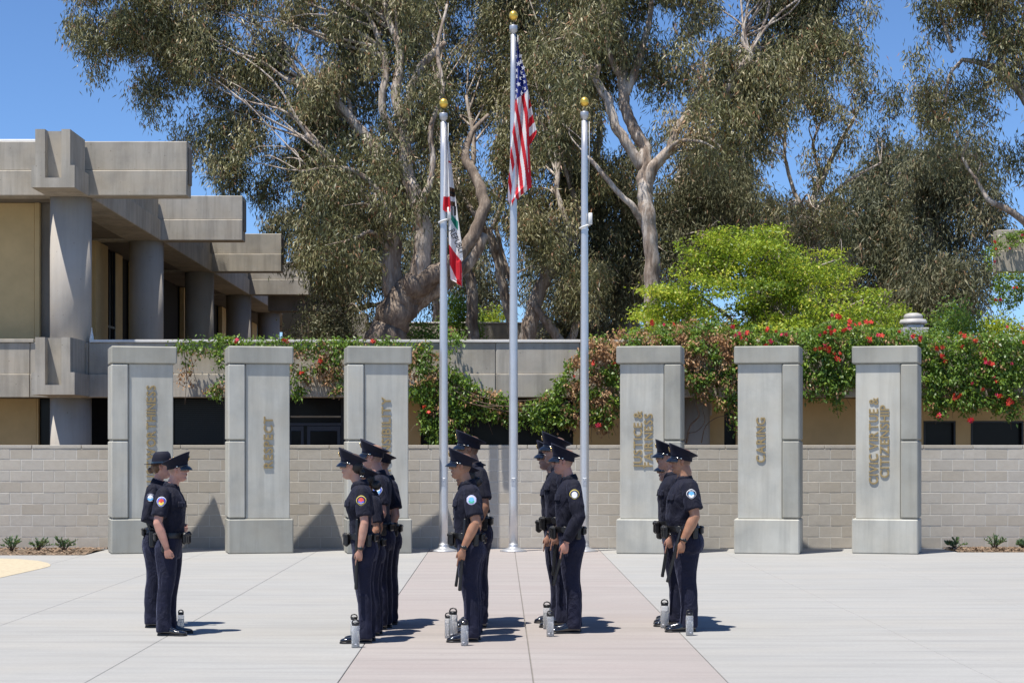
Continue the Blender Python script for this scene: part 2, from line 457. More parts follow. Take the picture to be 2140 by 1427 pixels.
# ------------------------------------------------------------------ flagpoles
PD = CH * F / (1152.5 - CY) + 0.13
def flagpole(px, ytop, wb, wt, label, cleat):
    x = X(px, PD); s = F / PD
    r0, r1 = wb / 2 / s, wt / 2 / s
    zb = Z(ytop, PD)               # ball top
    root = empty('flagpole', (x, PD, 0), 0, label, 'flagpole', 'aluminium flagpoles in front of the block wall')
    bm = bmesh.new(); lathe(bm, [(0.24, 0.0), (0.24, 0.02), (0.2, 0.035), (r0 + .03, 0.06), (r0 + .008, 0.09), (r0 + .006, .1), (r0 + .004, 0.14)], 32)
    link('base_flange', tomesh('base_flange', bm), M['alu2'], root)
    zt_ = zb - 50 / s
    bm = bmesh.new(); prof = []
    for k in range(0, 13):
        t = k / 12; rr = r0 + (r1 - r0) * max(0, (t - .3) / .7) ; prof.append((rr, 0.1 + (zt_ - 0.1) * t))
    lathe(bm, prof, 32); link('pole', tomesh('pole', bm), M['alu'], root)
    bm = bmesh.new(); lathe(bm, [(r1 * .8, 0), (r1 * .8, 4 / s), (8 / s, 7 / s), (8.5 / s, 18 / s), (8 / s, 19 / s), (2 / s, 19.5 / s), (1.2 / s, 25 / s)], 24, (0, 0, zt_))
    link('truck', tomesh('truck', bm), M['alu2'], root)
    rb = 9.3 / s; bm = bmesh.new()
    lathe(bm, [(0.001, -rb * 1.08)] + [(rb * math.sin(a), -rb * 1.08 * math.cos(a)) for a in np.linspace(0.15, math.pi - .15, 12)] + [(0.001, rb * 1.08)], 20, (0, 0, zb - rb * 1.08))
    link('ball', tomesh('ball', bm), M['gold'], root)
    bm = bmesh.new(); bx(bm, -0.035, 0.035, -r0 - .004, -r0 + .02, 1.17, 1.31, 0.004)
    bx(bm, -0.01, 0.01, -r0 - .010, -r0, 1.26, 1.28, 0.002)
    link('access_cover', tomesh('access_cover', bm), M['alu2'], root)
    if cleat:
        zc = Z(cleat, PD); bm = bmesh.new()
        rr = r1 + 0.035
        pts = [(rr * math.cos(a), rr * math.sin(a), zc + 0.03 * math.cos(a)) for a in np.linspace(0, 2 * math.pi, 20)]
        tube(bm, pts, 0.014, 6, cap=False)
        bx(bm, rr * 0.75, rr * 0.75 + .07, -0.08, -0.03, zc + 0.03, zc + 0.24, .01)
        link('halyard_ring', tomesh('halyard_ring', bm, True), M['rope'], root)
    bm = bmesh.new(); tube(bm, [(r1 + .03, -0.04, zt_ - .02), (r1 + .03, -.045, zt_ - .5), (r1 + .02, -.05, zt_ - 1.1)], 0.005, 5)
    link('halyard', tomesh('halyard', bm), M['rope'], root)
    return root
flagpole(927, 206, 18.5, 12.5, 'aluminium flagpole with gold ball flying the white state flag', 462)
flagpole(1073, 23, 18.5, 11.5, 'tallest aluminium flagpole with gold ball, flying the stars and stripes', None)
flagpole(1221.5, 203, 18.5, 12.5, 'aluminium flagpole with gold ball and no flag', 474)

# ------------------------------------------------------------------ flags
def mat_cloth(name, c, rough=0.75, trans=0.25):
    b = NB(name, rough); f = b.noise(40, 3); b.col(b.ramp(f, [(0.3, g(c, .9)), (.7, g(c, 1.06))]))
    tr = b.n.new('ShaderNodeBsdfTranslucent'); tr.inputs[0].default_value = (*c, 1)
    mx = b.n.new('ShaderNodeMixShader'); mx.inputs[0].default_value = trans
    out = b.n['Material Output']; b.lk(b.b.outputs[0], mx.inputs[1]); b.lk(tr.outputs[0], mx.inputs[2]); b.lk(mx.outputs[0], out.inputs[0])
    return b.m
M['f_red'] = mat_cloth('flag_red', (0.62, 0.015, 0.03)); M['f_white'] = mat_cloth('flag_white', (0.82, 0.81, 0.82))
M['f_blue'] = mat_cloth('flag_blue', (0.02, 0.04, 0.26)); M['f_green'] = mat_cloth('flag_green', (0.02, 0.24, 0.17))
M['f_brown'] = mat_cloth('flag_brown', (0.12, 0.06, 0.03)); M['f_black'] = mat_cloth('flag_black', (0.02, 0.02, 0.02))
fl_m = [M['f_red'], M['f_white'], M['f_blue'], M['f_green'], M['f_brown'], M['f_black']]
def interp(pl, y):
    if y <= pl[0][1]: return pl[0][0]
    for (x0, y0), (x1, y1) in zip(pl[:-1], pl[1:]):
        if y <= y1: return x0 + (x1 - x0) * (y - y0) / (y1 - y0 + 1e-9)
    return pl[-1][0]
def sheet(bm, left, right, D, colf, depthf, x0p, y0p, sc, nx=44, step=1.6):
    """hanging cloth: left/right edges are polylines (crop coordinates) of equal y span"""
    ya, yb = max(left[0][1], right[0][1]), min(left[-1][1], right[-1][1])
    n = int((yb - ya) / (step * 2)); rows = []
    for j in range(n + 1):
        y = ya + (yb - ya) * j / n; xl, xr = interp(left, y), interp(right, y); row = []
        for i in range(nx + 1):
            t = i / nx; x = xl + (xr - xl) * t
            d = D + depthf(t, y)
            v = bm.verts.new(P(x0p + x / sc, y0p + y / sc, D) + Vector((0, d - D, 0))); row.append((v, x, y))
        rows.append(row)
    for a, b_ in zip(rows[:-1], rows[1:]):
        for i in range(nx):
            q = (a[i], a[i + 1], b_[i + 1], b_[i])
            if (q[0][0].co - q[1][0].co).length < 1e-5 and (q[2][0].co - q[3][0].co).length < 1e-5: continue
            f = bm.faces.new([k[0] for k in q]); f.smooth = True
            f.material_index = colf(sum(k[1] for k in q) / 4, sum(k[2] for k in q) / 4)
    return rows
fd = PD - 0.02
bm = bmesh.new()
def us_main(x, y):
    edge = 665 - (x - 118) * 0.80      # lower edge of the canton
    if y < edge: return 2
    cen = [[(168, 640), (190, 760), (206, 950), (216, 1130), (222, 1240)], [(116, 680), (145, 820), (166, 960), (188, 1100), (206, 1240)],
           [(72, 640), (104, 850), (124, 970), (148, 1130), (164, 1290)], [(40, 700), (72, 950), (92, 1040), (116, 1170), (132, 1320)], [(10, 800), (50, 1060), (76, 1190), (96, 1290), (110, 1380)]]
    for c in cen:
        if abs(x - interp(c, y)) < 11.5: return 0
    return 1
sheet(bm, [(128, 262), (123, 500), (117, 665), (104, 830), (89, 940), (80, 1100), (70, 1200), (68, 1330), (88, 1366)],
      [(130, 262), (146, 350), (178, 480), (201, 600), (206, 760), (209, 930), (217, 1080), (226, 1236), (158, 1290), (92, 1366)], fd - 0.03, us_main,
      lambda t, y: 0.06 * math.sin(t * 9 + y * 0.004) * min(1, (y - 240) / 300) + 0.02 * math.sin(t * 25 + y * .01), 1040, 0, 3.17, nx=60)
def us_back(x, y):
    v = y + 0.9 * (x - 200)
    v0 = 672
    return 0 if ((v - v0) % 122) < 61 and v > v0 else 1
sheet(bm, [(199, 592), (200, 700), (204, 860), (206, 940), (210, 972)], [(201, 592), (216, 680), (238, 790), (257, 866), (256, 890), (212, 972)], fd + 0.05, us_back,
      lambda t, y: -0.09 * t + 0.02 * math.sin(t * 10 + y * .02), 1040, 0, 3.17, nx=24)
usf = link('flag', tomesh('us_flag', bm), fl_m); tag(usf, 'red, white and blue stars and stripes flag hanging limp from the tallest pole', 'flag')
stm = bmesh.new(); vv = []
for k in range(10):
    rr = 0.052 if k % 2 == 0 else 0.022; a = math.pi / 2 + k * math.pi / 5
    vv.append(stm.verts.new((rr * math.cos(a) * 0.85, 0, rr * math.sin(a))))
stm.faces.new(vv)
star_me = tomesh('star', stm); star_me.materials.append(M['f_white'])
for (x, y) in [(138, 428), (155, 412), (128, 466), (153, 485), (145, 522), (138, 565), (182, 545), (163, 580), (186, 588), (130, 605), (155, 620), (123, 643), (178, 508), (130, 372), (149, 372), (126, 508), (170, 455)]:
    L_, R_ = interp([(128, 262), (123, 500), (117, 665)], y), interp([(130, 262), (146, 350), (178, 480), (201, 600)], y)
    t = (x - L_) / (R_ - L_)
    dd = 0.06 * math.sin(t * 9 + y * 0.004) * min(1, (y - 240) / 300) + 0.02 * math.sin(t * 25 + y * .01)
    p = P(1040 + x / 3.17, y / 3.17, fd - .03) + Vector((0, dd - 0.012, 0))
    link('star', star_me, None, usf, p, (0, R(random.Random(x * y).uniform(-25, 25)), 0))
# state flag
bm = bmesh.new()
def ca_left(x, y): return 0 if y > 735 else 1
def ca_right(x, y):
    if 672 < y < 870:
        if y < 760 and 163 < x < 204 and (x - 163) * 0.5 + 672 < y + 12: 
            if 700 < y < 712 + (x - 163) * .4 : return 5
            if not (735 < y < 768): return 4
        if 768 < y < 800 and 172 < x < 203: return 4
        if 800 <= y < 862 and (176 < x < 186 or 196 < x < 210): return 5
    g0 = 840 + (x - 168) * 1.25; g1 = 872 + (x - 168) * 1.55
    if g0 < y < g1 + 14 and x < 224: return 3
    if (x - 150) * 1.35 + 1052 < y and x < 250:
        if y > 1215 + (x - 170) * 2.1: return 1 if y < 1330 - (212 - x) * 0.2 and x < 213 else 0
        return 0
    if 488 < y < 500 and 156 < x < 172: return 0
    return 1
sheet(bm, [(133, 248), (126, 420), (123, 600), (122, 735), (118, 800), (118, 826), (140, 840)], [(140, 248), (148, 400), (158, 560), (165, 735), (170, 800), (171, 856), (170, 858)], fd - 0.05, ca_left,
      lambda t, y: 0.03 * math.sin(t * 8 + y * .004), 890, 190, 3.32, nx=24)
sheet(bm, [(138, 248), (146, 420), (155, 600), (162, 800), (158, 900), (160, 1060), (165, 1180), (172, 1310), (205, 1327), (246, 1357)],
      [(141, 248), (166, 400), (190, 620), (207, 740), (226, 900), (246, 1040), (258, 1172), (247, 1190), (252, 1290), (252, 1358)], fd + 0.02, ca_right,
      lambda t, y: 0.05 * math.sin(t * 7 + y * .004) + .01 * math.sin(t * 22), 890, 190, 3.32, nx=60)
caf = link('flag', tomesh('state_flag', bm), fl_m); tag(caf, 'white state flag with red edge, bear and REPUBLIC lettering, hanging from left pole', 'flag')
s_ = F / fd; xx = 0.0
ang = math.atan2(-(1100 - 952), (243 - 172))
for ch in 'REPUBLI':
    me, wd = glyph(ch, 0.15, 0.002, 0.002)
    if len(me.materials) == 0: me.materials.append(M['f_black'])
    p = P(890 + 160 / 3.32, 190 + 972 / 3.32, fd - 0.055)
    q = p + Vector((math.cos(ang), 0, math.sin(ang))) * xx
    o = link('letter', me, None, caf, q, (R(90), 0, 0)); o.rotation_euler = Matrix.Rotation(-ang, 3, 'Y').to_4x4().to_3x3().__matmul__(Matrix.Rotation(R(90), 3, 'X')).to_euler()
    o.scale = (0.8, 1, 1)
    xx += wd * 0.8 + 0.011

# ------------------------------------------------------------------ raised ground behind
tg = box('terrace_ground', -160, 160, 42.6, 420, -0.3, 3.05, M['soil']); tg['kind'] = 'structure'

# ------------------------------------------------------------------ brutalist building, left
BF = 39.8; SP = 8.6
b1 = empty('concrete_building', (-9.25, BF, 0), 0, 'grey concrete two-storey building with cantilevered beams and round columns at left', 'building')
def bp(name, x0, x1, y0, y1, z0, z1, mat, bev=0.015, parent=None):
    bm = bmesh.new(); bx(bm, x0 + 9.25, x1 + 9.25, y0 - BF, y1 - BF, z0, z1, bev)
    return link(name, tomesh(name, bm), mat, parent or b1)
ZT, ZB, ZL = 8.38, 7.22, 7.76
XE = -6.68
for i in range(6):
    D = BF + SP * i
    # cantilevered cross beam: lower chord, slightly set-back upper part, recessed end
    xl = -24 if i == 0 else -13
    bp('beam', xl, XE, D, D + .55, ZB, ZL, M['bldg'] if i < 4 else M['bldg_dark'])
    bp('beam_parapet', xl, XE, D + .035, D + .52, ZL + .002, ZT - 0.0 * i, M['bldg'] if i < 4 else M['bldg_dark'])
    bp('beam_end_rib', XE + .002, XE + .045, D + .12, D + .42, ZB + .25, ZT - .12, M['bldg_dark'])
    if i < 5:
        bp('edge_beam', -9.7, -8.8, D + .552, D + SP - .002, ZB, ZL - .004, M['bldg'])
        bp('edge_parapet', -9.66, -8.86, D + .552, D + SP - .002, ZL, ZT - .05, M['bldg'])
    bm = bmesh.new(); lathe(bm, [(.44, 2.9), (.44, ZB - .002)], 40, (-9.25 + 9.25, D + .42 - BF, 0))
    link('column', tomesh('column', bm), M['column'], b1)
# projecting block at the front corner (upper and lower)
def prism(name, outline, y0, y1, mat):
    bm = bmesh.new(); rings_loft(bm, [[Vector((x + 9.25, y - BF, z)) for x, z in outline] for y in (y0, y1)], smooth=False)
    bmesh.ops.recalc_face_normals(bm, faces=bm.faces)
    return link(name, tomesh(name, bm), mat, b1)
def corner_block2(z0, z1):
    # U-shaped front with a recessed slot and a small step on each side
    y0, y1 = 38.42, BF - .002
    xa, xb = -9.65, -8.76; zs = z0 + .46; zn = z0 + .20
    xi0, xi1 = -9.57, -8.85; n0, n1 = -9.37, -9.03
    prism('corner_block', [(xa, z0), (xb, z0), (xb, zs), (xi1, zs), (xi1, z1), (n1, z1), (n1, zn), (n0, zn), (n0, z1), (xi0, z1), (xi0, zs), (xa, zs)], y0, y0 + .25, M['bldg'])
    prism('corner_block_core', [(xa, z0), (xb, z0), (xb, zs), (xi1, zs), (xi1, z1), (xi0, z1), (xi0, zs), (xa, zs)], y0 + .2502, y1, M['bldg'])
corner_block2(7.2, 8.40)
corner_block2(2.94, 4.12)
bp('roof_coping', -24, -9.7, BF + .3, BF + .7, ZT + .0, ZT + .09, M['white_trim'], .01)
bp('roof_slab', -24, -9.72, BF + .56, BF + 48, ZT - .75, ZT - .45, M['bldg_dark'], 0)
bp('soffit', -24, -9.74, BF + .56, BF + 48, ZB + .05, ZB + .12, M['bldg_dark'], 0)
# upper front wall, left of the first column
yw = 41.3
bp('wall_panel', -24, X(72, yw), yw, yw + .2, 3.0, ZB + .04, M['tan'], .004)
bp('wall_fin', X(73, yw), X(83, yw), yw - .03, yw + .2, 3.0, ZB + .04, M['tan'], .004)
bp('wall_panel', X(84, yw), X(104, yw), yw + .1, yw + .3, 3.0, ZB + .04, M['bldg_dark'], .0)
bp('wall_panel', X(104, yw), -9.75, yw + .12, yw + .3, 3.0, ZB + .04, M['tan'], .0)
# recessed side wall along the colonnade
XW = -10.6
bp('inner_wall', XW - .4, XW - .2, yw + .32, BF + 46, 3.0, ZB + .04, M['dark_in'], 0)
yy = 42.0
for i in range(5):
    D0 = BF + SP * i
    for (a, b_, kind) in ((2.2, 8.6, 't'), (8.6, 10.1, 't2'), (10.2, 11.6, 'g'), (11.7, 12.6, 't')) if i == 0 else ((5.6, 7.2, 't'), (7.3, 9.2, 'g'), (9.3, 10.0, 't')):
        y0, y1 = D0 + a, D0 + b_
        if kind == 'g':
            bp('window', XW - .12, XW - .08, y0, y1, 3.0, ZB, M['dark_glass'], 0)
            for k in range(3):
                bp('window_frame', XW - .07, XW - .0, y0 + (y1 - y0) * k / 2 - .03, y0 + (y1 - y0) * k / 2 + .03, 3.0, ZB, M['dark_frame'], 0)
            bp('window_frame', XW - .075, XW - .005, y0 + .04, y1 - .04, 5.1, 5.16, M['dark_frame'], 0)
        else:
            bp('wall_panel', XW - .15, XW + (.12 if kind == 't2' else 0), y0, y1, 3.0, ZB, M['tan'], .004)
# cross walls closing each bay in deep shade
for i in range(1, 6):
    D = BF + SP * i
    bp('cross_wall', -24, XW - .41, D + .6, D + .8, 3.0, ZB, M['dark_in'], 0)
# ------------------------------------------------------------------ terrace wing: parapet, windows under it
b2 = empty('terrace_building', (0, BF, 0), 0, 'long low concrete wing with step-moulded parapet and dark windows behind the block wall', 'building')
def tp(name, x0, x1, y0, y1, z0, z1, mat, bev=0.008, parent=None):
    bm = bmesh.new(); bx(bm, x0, x1, y0 - BF, y1 - BF, z0, z1, bev)
    return link(name, tomesh(name, bm), mat, parent or b2)
PT, PB, PL = 4.13, 2.92, 3.42
joints = [-24, X(64, BF) - .02, X(184, BF), X(590, BF), X(875, BF), X(1036, BF), X(1212, BF), X(1500, BF), X(1790, BF), X(2060, BF), 13.5, 17.5]
for a, b_ in zip(joints[:-1], joints[1:]):
    tp('parapet_panel', a + .006, b_ - .006, BF, BF + .3, PB, PL - .001, M['bldg'], .012)
    tp('parapet_panel', a + .006, b_ - .006, BF + .03, BF + .3, PL, PT - .04, M['bldg'], .012)
tp('joint_backing', -24, 17.5, BF + .05, BF + .28, PB + .02, PT - .06, M['bldg_dark'], 0)
tp('coping', X(187, BF), X(1215, BF), BF - .01, BF + .34, PT - .038, PT + .02, M['coping'], .006)
tp('coping', -24, X(70, BF), BF - .01, BF + .34, PT - .038, PT + .035, M['bldg'], .006)
tp('coping', X(1216, BF), 17.5, BF - .01, BF + .34, PT - .038, PT + .02, M['coping'], .006)
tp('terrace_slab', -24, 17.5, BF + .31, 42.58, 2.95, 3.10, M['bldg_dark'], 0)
yl = 41.5
def lw(name, pa, pb, mat, z0=0.0, z1=2.94, dy=0.0, bev=.004):
    return tp(name, X(pa, yl), X(pb, yl), yl + dy, yl + dy + .2, z0, z1, mat, bev)
lw('wall_panel', -420, 76, M['tan']); lw('wall_panel', 77, 81, M['tan'], dy=-.03)
lw('window', 81, 222, M['dark_glass'], dy=.1); lw('window', 222, 850, M['dark_glass'], dy=.1, z0=0.0)
# blinds, mullions and door leaves behind the opening between the second and third pillar
for (a, b_) in ((355, 362), (466, 473), (596, 604), (712, 722)): lw('mullion', a, b_, M['dark_frame'], dy=.04)
for zz in np.arange(1.95, 2.92, .045):
    tp('blind_slat', X(364, yl), X(466, yl), yl + .082, yl + .092, zz, zz + .02, M['dark_frame'], 0)
lw('transom', 605, 712, M['blue_frame'], z0=2.34, z1=2.40, dy=.05)
lw('door_frame', 606, 634, M['blue_frame'], z0=0, z1=2.33, dy=.07); lw('door_pane', 608, 628, M['dark_glass'], z0=.3, z1=2.22, dy=.05)
lw('door_frame', 641, 711, M['blue_frame'], z0=0, z1=2.33, dy=.07); lw('door_pane', 648, 704, M['dark_glass'], z0=.3, z1=2.22, dy=.05)
lw('light_strip', 606, 712, M['column'], z0=2.52, z1=2.56, dy=.09)
lw('wall_panel', 850, 879, M['tan']); lw('window', 879, 1198, M['dark_glass'], dy=.1)
for a in (985, 1080, 1140): lw('mullion', a, a + 3, M['dark_frame'], dy=.06)
lw('wall_panel', 1198, 1432, M['tan'])
bm = bmesh.new(); lathe(bm, [(.30, 0), (.30, 2.93)], 32, (X(1456, 41.0), 41.1 - BF, 0)); link('column', tomesh('column', bm), M['column'], b2)
lw('column_base', 1428, 1484, M['column'], z0=2.55, z1=2.93, dy=-.35, bev=.02)
lw('wall_panel', 1432, 1514, M['tan'], dy=.05); lw('window', 1514, 1538, M['dark_glass'], dy=.1)
lw('wall_panel', 1538, 1930, M['tan'])
lw('wall_panel', 1930, 2145, M['tan'], z0=2.44); lw('wall_panel', 1930, 2145, M['tan'], z0=0, z1=1.6)
lw('wall_panel', 1997, 2029, M['tan'], z0=1.601, z1=2.439); lw('wall_panel', 2139, 2145, M['tan'], z0=1.601, z1=2.439)
lw('wall_panel', 2145, 2600, M['tan'])
for a, b_ in ((1930, 1997), (2029, 2139)):
    wn = tp('window', X(a, yl), X(b_, yl), yl + .12, yl + .16, 1.601, 2.439, M['dark_glass'], 0)
    for (p, q, z0, z1) in ((a, a + 4, 1.601, 2.439), (b_ - 4, b_, 1.601, 2.439), (a + 4, b_ - 4, 2.40, 2.439), (a + 4, b_ - 4, 1.601, 1.64)):
        tp('window_frame', X(p, yl), X(q, yl), yl - .01, yl + .10, z0, z1, M['dark_frame'], 0, wn)
bm = bmesh.new(); lathe(bm, [(.44, 0), (.44, 2.91)], 40, (-9.25, .42, 0)); link('column', tomesh('column', bm), M['column'], b2)
# small white lamp and tap-like sculpture on the parapet by the first column
sm = bmesh.new(); lathe(sm, [(.05, 0), (.045, .04), (.03, .12), (.012, .2), (.01, .26), (.001, .27)], 14)
o = link('finial', tomesh('finial', sm, True), M['rope'], None, (X(188, BF), BF + .18, PT + .02)); tag(o, 'small white pointed finial standing on the parapet beside the first round column', 'finial')
# ------------------------------------------------------------------ far low wall and shed behind the trees
fw = empty('garden_wall', (0, 60, 0), 0, 'pale coped low garden wall seen between tree trunks beyond the terrace', 'wall')
def fp(name, pa, pb, ya, yb, D, mat, th=.3):
    bm = bmesh.new(); bx(bm, X(pa, D), X(pb, D), D - 60, D - 60 + th, Z(yb, D), Z(ya, D), .01)
    return link(name, tomesh(name, bm), mat, fw)
fp('wall_face', 765, 1300, 676, 730, 60, M['bldg']); fp('coping', 763, 1302, 673, 676, 59.98, M['coping'], .35)
sh = empty('concrete_annex', (0, 66, 0), 0, 'dark concrete annex block in tree shade past the last cantilevered beam', 'building')
for (a, b_, c, d, D, nm, mt) in ((560, 735, 600, 650, 66, 'wall', 'bldg_dark'), (735, 768, 655, 730, 65, 'wall_return', 'bldg'), (590, 735, 650, 740, 67.5, 'recess', 'dark_in')):
    bm = bmesh.new(); bx(bm, X(a, D), X(b_, D), D - 66, D - 66 + .8, Z(d, D), Z(c, D), .01)
    link(nm, tomesh(nm, bm), M[mt], sh)
# ------------------------------------------------------------------ right-hand beam end
rb = empty('concrete_canopy', (X(2085, 56), 56, 0), 0, 'pale concrete cantilever beam end entering from the right edge, draped with red flowers', 'canopy')
bm = bmesh.new(); bx(bm, 0, 9, 0, .55, ZB - .1, ZL, .015); link('beam', tomesh('beam', bm), M['bldg'], rb)
bm = bmesh.new(); bx(bm, 0, 9, .035, .52, ZL + .002, ZT, .015); link('beam_parapet', tomesh('beam_parapet', bm), M['bldg'], rb)
bm = bmesh.new(); lathe(bm, [(.44, 3.05), (.44, ZB - .1)], 32, (3.2, .3, 0)); link('column', tomesh('column', bm), M['column'], rb)
# ------------------------------------------------------------------ roof ventilator
DV = 43.5
rv = empty('roof_ventilator', (X(1908.5, DV), DV, Z(716, DV)), 0, 'grey mushroom-shaped metal ventilator rising behind the flowering vine', 'ventilator')
sv = DV / F
def vz(y): return (716 - y) * sv
bm = bmesh.new(); lathe(bm, [(21 * sv, vz(690)), (21 * sv, vz(676))], 28); link('neck', tomesh('neck', bm), M['alu2'], rv)
M['vent'] = mat_concrete('ventilator_paint', (0.42, 0.41, 0.40), streak=.3, pores=False, rough=.6)
bm = bmesh.new(); lathe(bm, [(26 * sv, vz(677)), (28.5 * sv, vz(676.5)), (28.5 * sv, vz(674)), (26 * sv, vz(668)), (19 * sv, vz(667))], 32); link('skirt', tomesh('skirt', bm), M['vent'], rv)
bm = bmesh.new(); lathe(bm, [(19.5 * sv, vz(667)), (19.8 * sv, vz(661)), (17 * sv, vz(657)), (10 * sv, vz(654.5)), (0.001, vz(654))], 32); link('dome', tomesh('dome', bm), M['vent'], rv)
bm = bmesh.new(); bx(bm, -27 * sv, 27 * sv, -.3, .3, 0, vz(686), .01); link('curb', tomesh('curb', bm), M['vent'], rv)
# ------------------------------------------------------------------ people
from mathutils.bvhtree import BVHTree
def mat_fabric(name, c, sheen=0.5, wr=0.5):
    b = NB(name, 0.78)
    f = b.noise(7, 4, .6); b.col(b.ramp(f, [(0.3, g(c, .75)), (0.7, g(c, 1.3))]))
    b.b.inputs['Specular IOR Level'].default_value = .28
    b.b.inputs['Sheen Weight'].default_value = sheen; b.b.inputs['Sheen Roughness'].default_value = .4
    b.b.inputs['Sheen Tint'].default_value = (0.55, 0.6, 0.95, 1)
    h = b.math('ADD', b.noise(9, 3, .55, sc3=(1, 1, .6), dist=1.2), b.math('MULTIPLY', b.noise(400, 2), .06))
    b.bump(h, wr, 0.03); return b.m
M['shirt'] = mat_fabric('navy_shirt_wool', (0.0062, 0.0068, 0.0165), 0.06, 1.0)
M['trouser'] = mat_fabric('navy_trouser_wool', (0.0095, 0.0108, 0.028), 0.14, 1.0)
M['capwool'] = mat_fabric('navy_cap_wool', (0.0065, 0.0072, 0.017), 0.06, .15)
M['leather'] = mat_plain('black_duty_leather', (0.007, 0.007, 0.008), 0.42, var=.2, scale=30, bump=.2, coat=.15)
M['patent'] = mat_plain('patent_leather', (0.006, 0.007, 0.011), 0.12, var=.1, coat=1.0)
M['polymer'] = mat_plain('black_polymer', (0.011, 0.011, 0.012), 0.38, var=.1)
M['silver'] = mat_plain('silver_metal', (0.75, 0.74, 0.70), 0.22, metal=1.0)
M['badge'] = mat_plain('gilt_badge', (0.75, 0.52, 0.22), 0.25, metal=1.0)
M['eye'] = mat_plain('eye_white', (0.6, 0.58, 0.55), 0.2); M['brow'] = mat_plain('brow_hair', (0.03, 0.02, 0.015), .8)
def mat_skin(name, c, hair=(0.05, 0.035, 0.025)):
    b = NB(name, 0.48)
    at = b.n.new('ShaderNodeAttribute'); at.attribute_name = 'hm'
    sp = b.n.new('ShaderNodeSeparateColor'); b.lk(at.outputs['Color'], sp.inputs[0])
    f = b.noise(14, 4, .6, rnd=False); col = b.ramp(f, [(0.3, (c[0] * .9, c[1] * .82, c[2] * .8)), (0.7, g(c, 1.1))])
    col = b.mix(sp.outputs[1], col, (c[0] * .62, c[1] * .36, c[2] * .34))
    col = b.mix(sp.outputs[0], col, hair)
    b.col(col); b.b.inputs['Subsurface Weight'].default_value = 0.12
    b.b.inputs['Subsurface Radius'].default_value = (.012, .004, .002); b.b.inputs['Subsurface Scale'].default_value = 1.0
    b.bump(b.noise(90, 3), .12, .002); return b.m
SKIN = {'light': mat_skin('skin_fair', (0.47, 0.27, 0.195)), 'pink': mat_skin('skin_rosy', (0.49, 0.265, 0.20), (.16, .11, .07)),
        'tan': mat_skin('skin_tan', (0.38, 0.20, 0.12), (.02, .015, .012)), 'brown': mat_skin('skin_olive', (0.31, 0.165, 0.10), (.015, .012, .01))}
M['hair_dark'] = mat_plain('dark_hair', (0.012, 0.009, 0.008), .45, var=.4, scale=60, bump=.6)
M['hair_brown'] = mat_plain('brown_hair', (0.11, 0.055, 0.025), .45, var=.4, scale=60, bump=.6)
def flat(name, c, r=.7): return mat_plain(name, c, r, var=.05)
PC = {'white': flat('thread_white', (.72, .72, .74)), 'yellow': flat('thread_yellow', (.75, .6, .10)), 'blue': flat('thread_blue', (.04, .09, .5)),
      'navy': flat('thread_navy', (.015, .02, .06)), 'red': flat('thread_red', (.6, .06, .04)), 'sky': flat('thread_sky', (.12, .4, .7)),
      'green': flat('thread_green', (.05, .35, .25)), 'lav': flat('thread_lavender', (.5, .5, .72)), 'sand': flat('thread_sand', (.7, .55, .3))}

NS = 22
def ring(f, b_, h, z, cy=0.0, p=2.2, tilt=0.0, n=NS, off=0.0):
    cx, rx = (f + b_) / 2, (f - b_) / 2 + off; h = h + off; out = []
    for k in range(n):
        a = 2 * math.pi * k / n; c, s = math.cos(a), math.sin(a)
        x = cx + rx * math.copysign(abs(c) ** (2 / p), c); y = cy + h * math.copysign(abs(s) ** (2 / p), s)
        out.append(Vector((x, y, z + tilt * (x - cx))))
    return out
def ellipsoid(bm, c, r, seg=12, rot=None):
    rs = []
    for i in range(1, seg // 2 + 3):
        t = math.pi * i / (seg // 2 + 3); rs.append([Vector((r[0] * math.sin(t) * math.cos(2 * math.pi * k / seg), r[1] * math.sin(t) * math.sin(2 * math.pi * k / seg), -r[2] * math.cos(t))) for k in range(seg)])
    Mx = rot.to_matrix() if rot is not None else Matrix.Identity(3)
    rings_loft(bm, [[Mx @ p + Vector(c) for p in q] for q in rs])
CHIN = 1.573
def head_parts(bm, hx, female=False):
    k = .94 if female else 1.0
    S = [(-.012, .055, -.035, .040), (0.0, .078, -.03, .042), (.012, .090, -.035, .047), (.028, .090, -.045, .055), (.040, .085, -.055, .060),
         (.050, .091, -.065, .063), (.062, .092, -.075, .066), (.075, .089, -.085, .068), (.095, .090, -.094, .071), (.115, .086, -.100, .0735),
         (.135, .080, -.104, .0755), (.150, .089, -.106, .076), (.175, .089, -.107, .077), (.200, .078, -.103, .073), (.222, .055, -.085, .058), (.236, .02, -.045, .03)]
    rings_loft(bm, [ring(hx + f * k, hx + b_ * k, h * k, CHIN + z, p=2.15) for z, f, b_, h in S])
    # nose
    rings_loft(bm, [[Vector((hx + (.078) * k, w_, CHIN + z)) for w_ in (-.012, 0, .012)] + [Vector((hx + xx * k, w2, CHIN + z)) for w2 in (.007 * t, -.007 * t)] for z, xx, t in
                    ((.084, .104, 1.8), (.090, .117, 1.4), (.098, .119, 1), (.118, .104, .8), (.138, .090, .6), (.146, .085, .5))])
    for s in (1, -1):
        ellipsoid(bm, (hx - .006, s * .079 * k, CHIN + .112), (.017, .010, .031), 10, Matrix.Rotation(R(-12), 3, 'Y').to_euler())
        ellipsoid(bm, (hx - .002, s * .077 * k, CHIN + .09), (.011, .007, .014), 8)
    ellipsoid(bm, (hx + .087 * k, 0, CHIN + .055), (.011, .024, .006), 10)
    ellipsoid(bm, (hx + .088 * k, 0, CHIN + .065), (.012, .023, .005), 10)
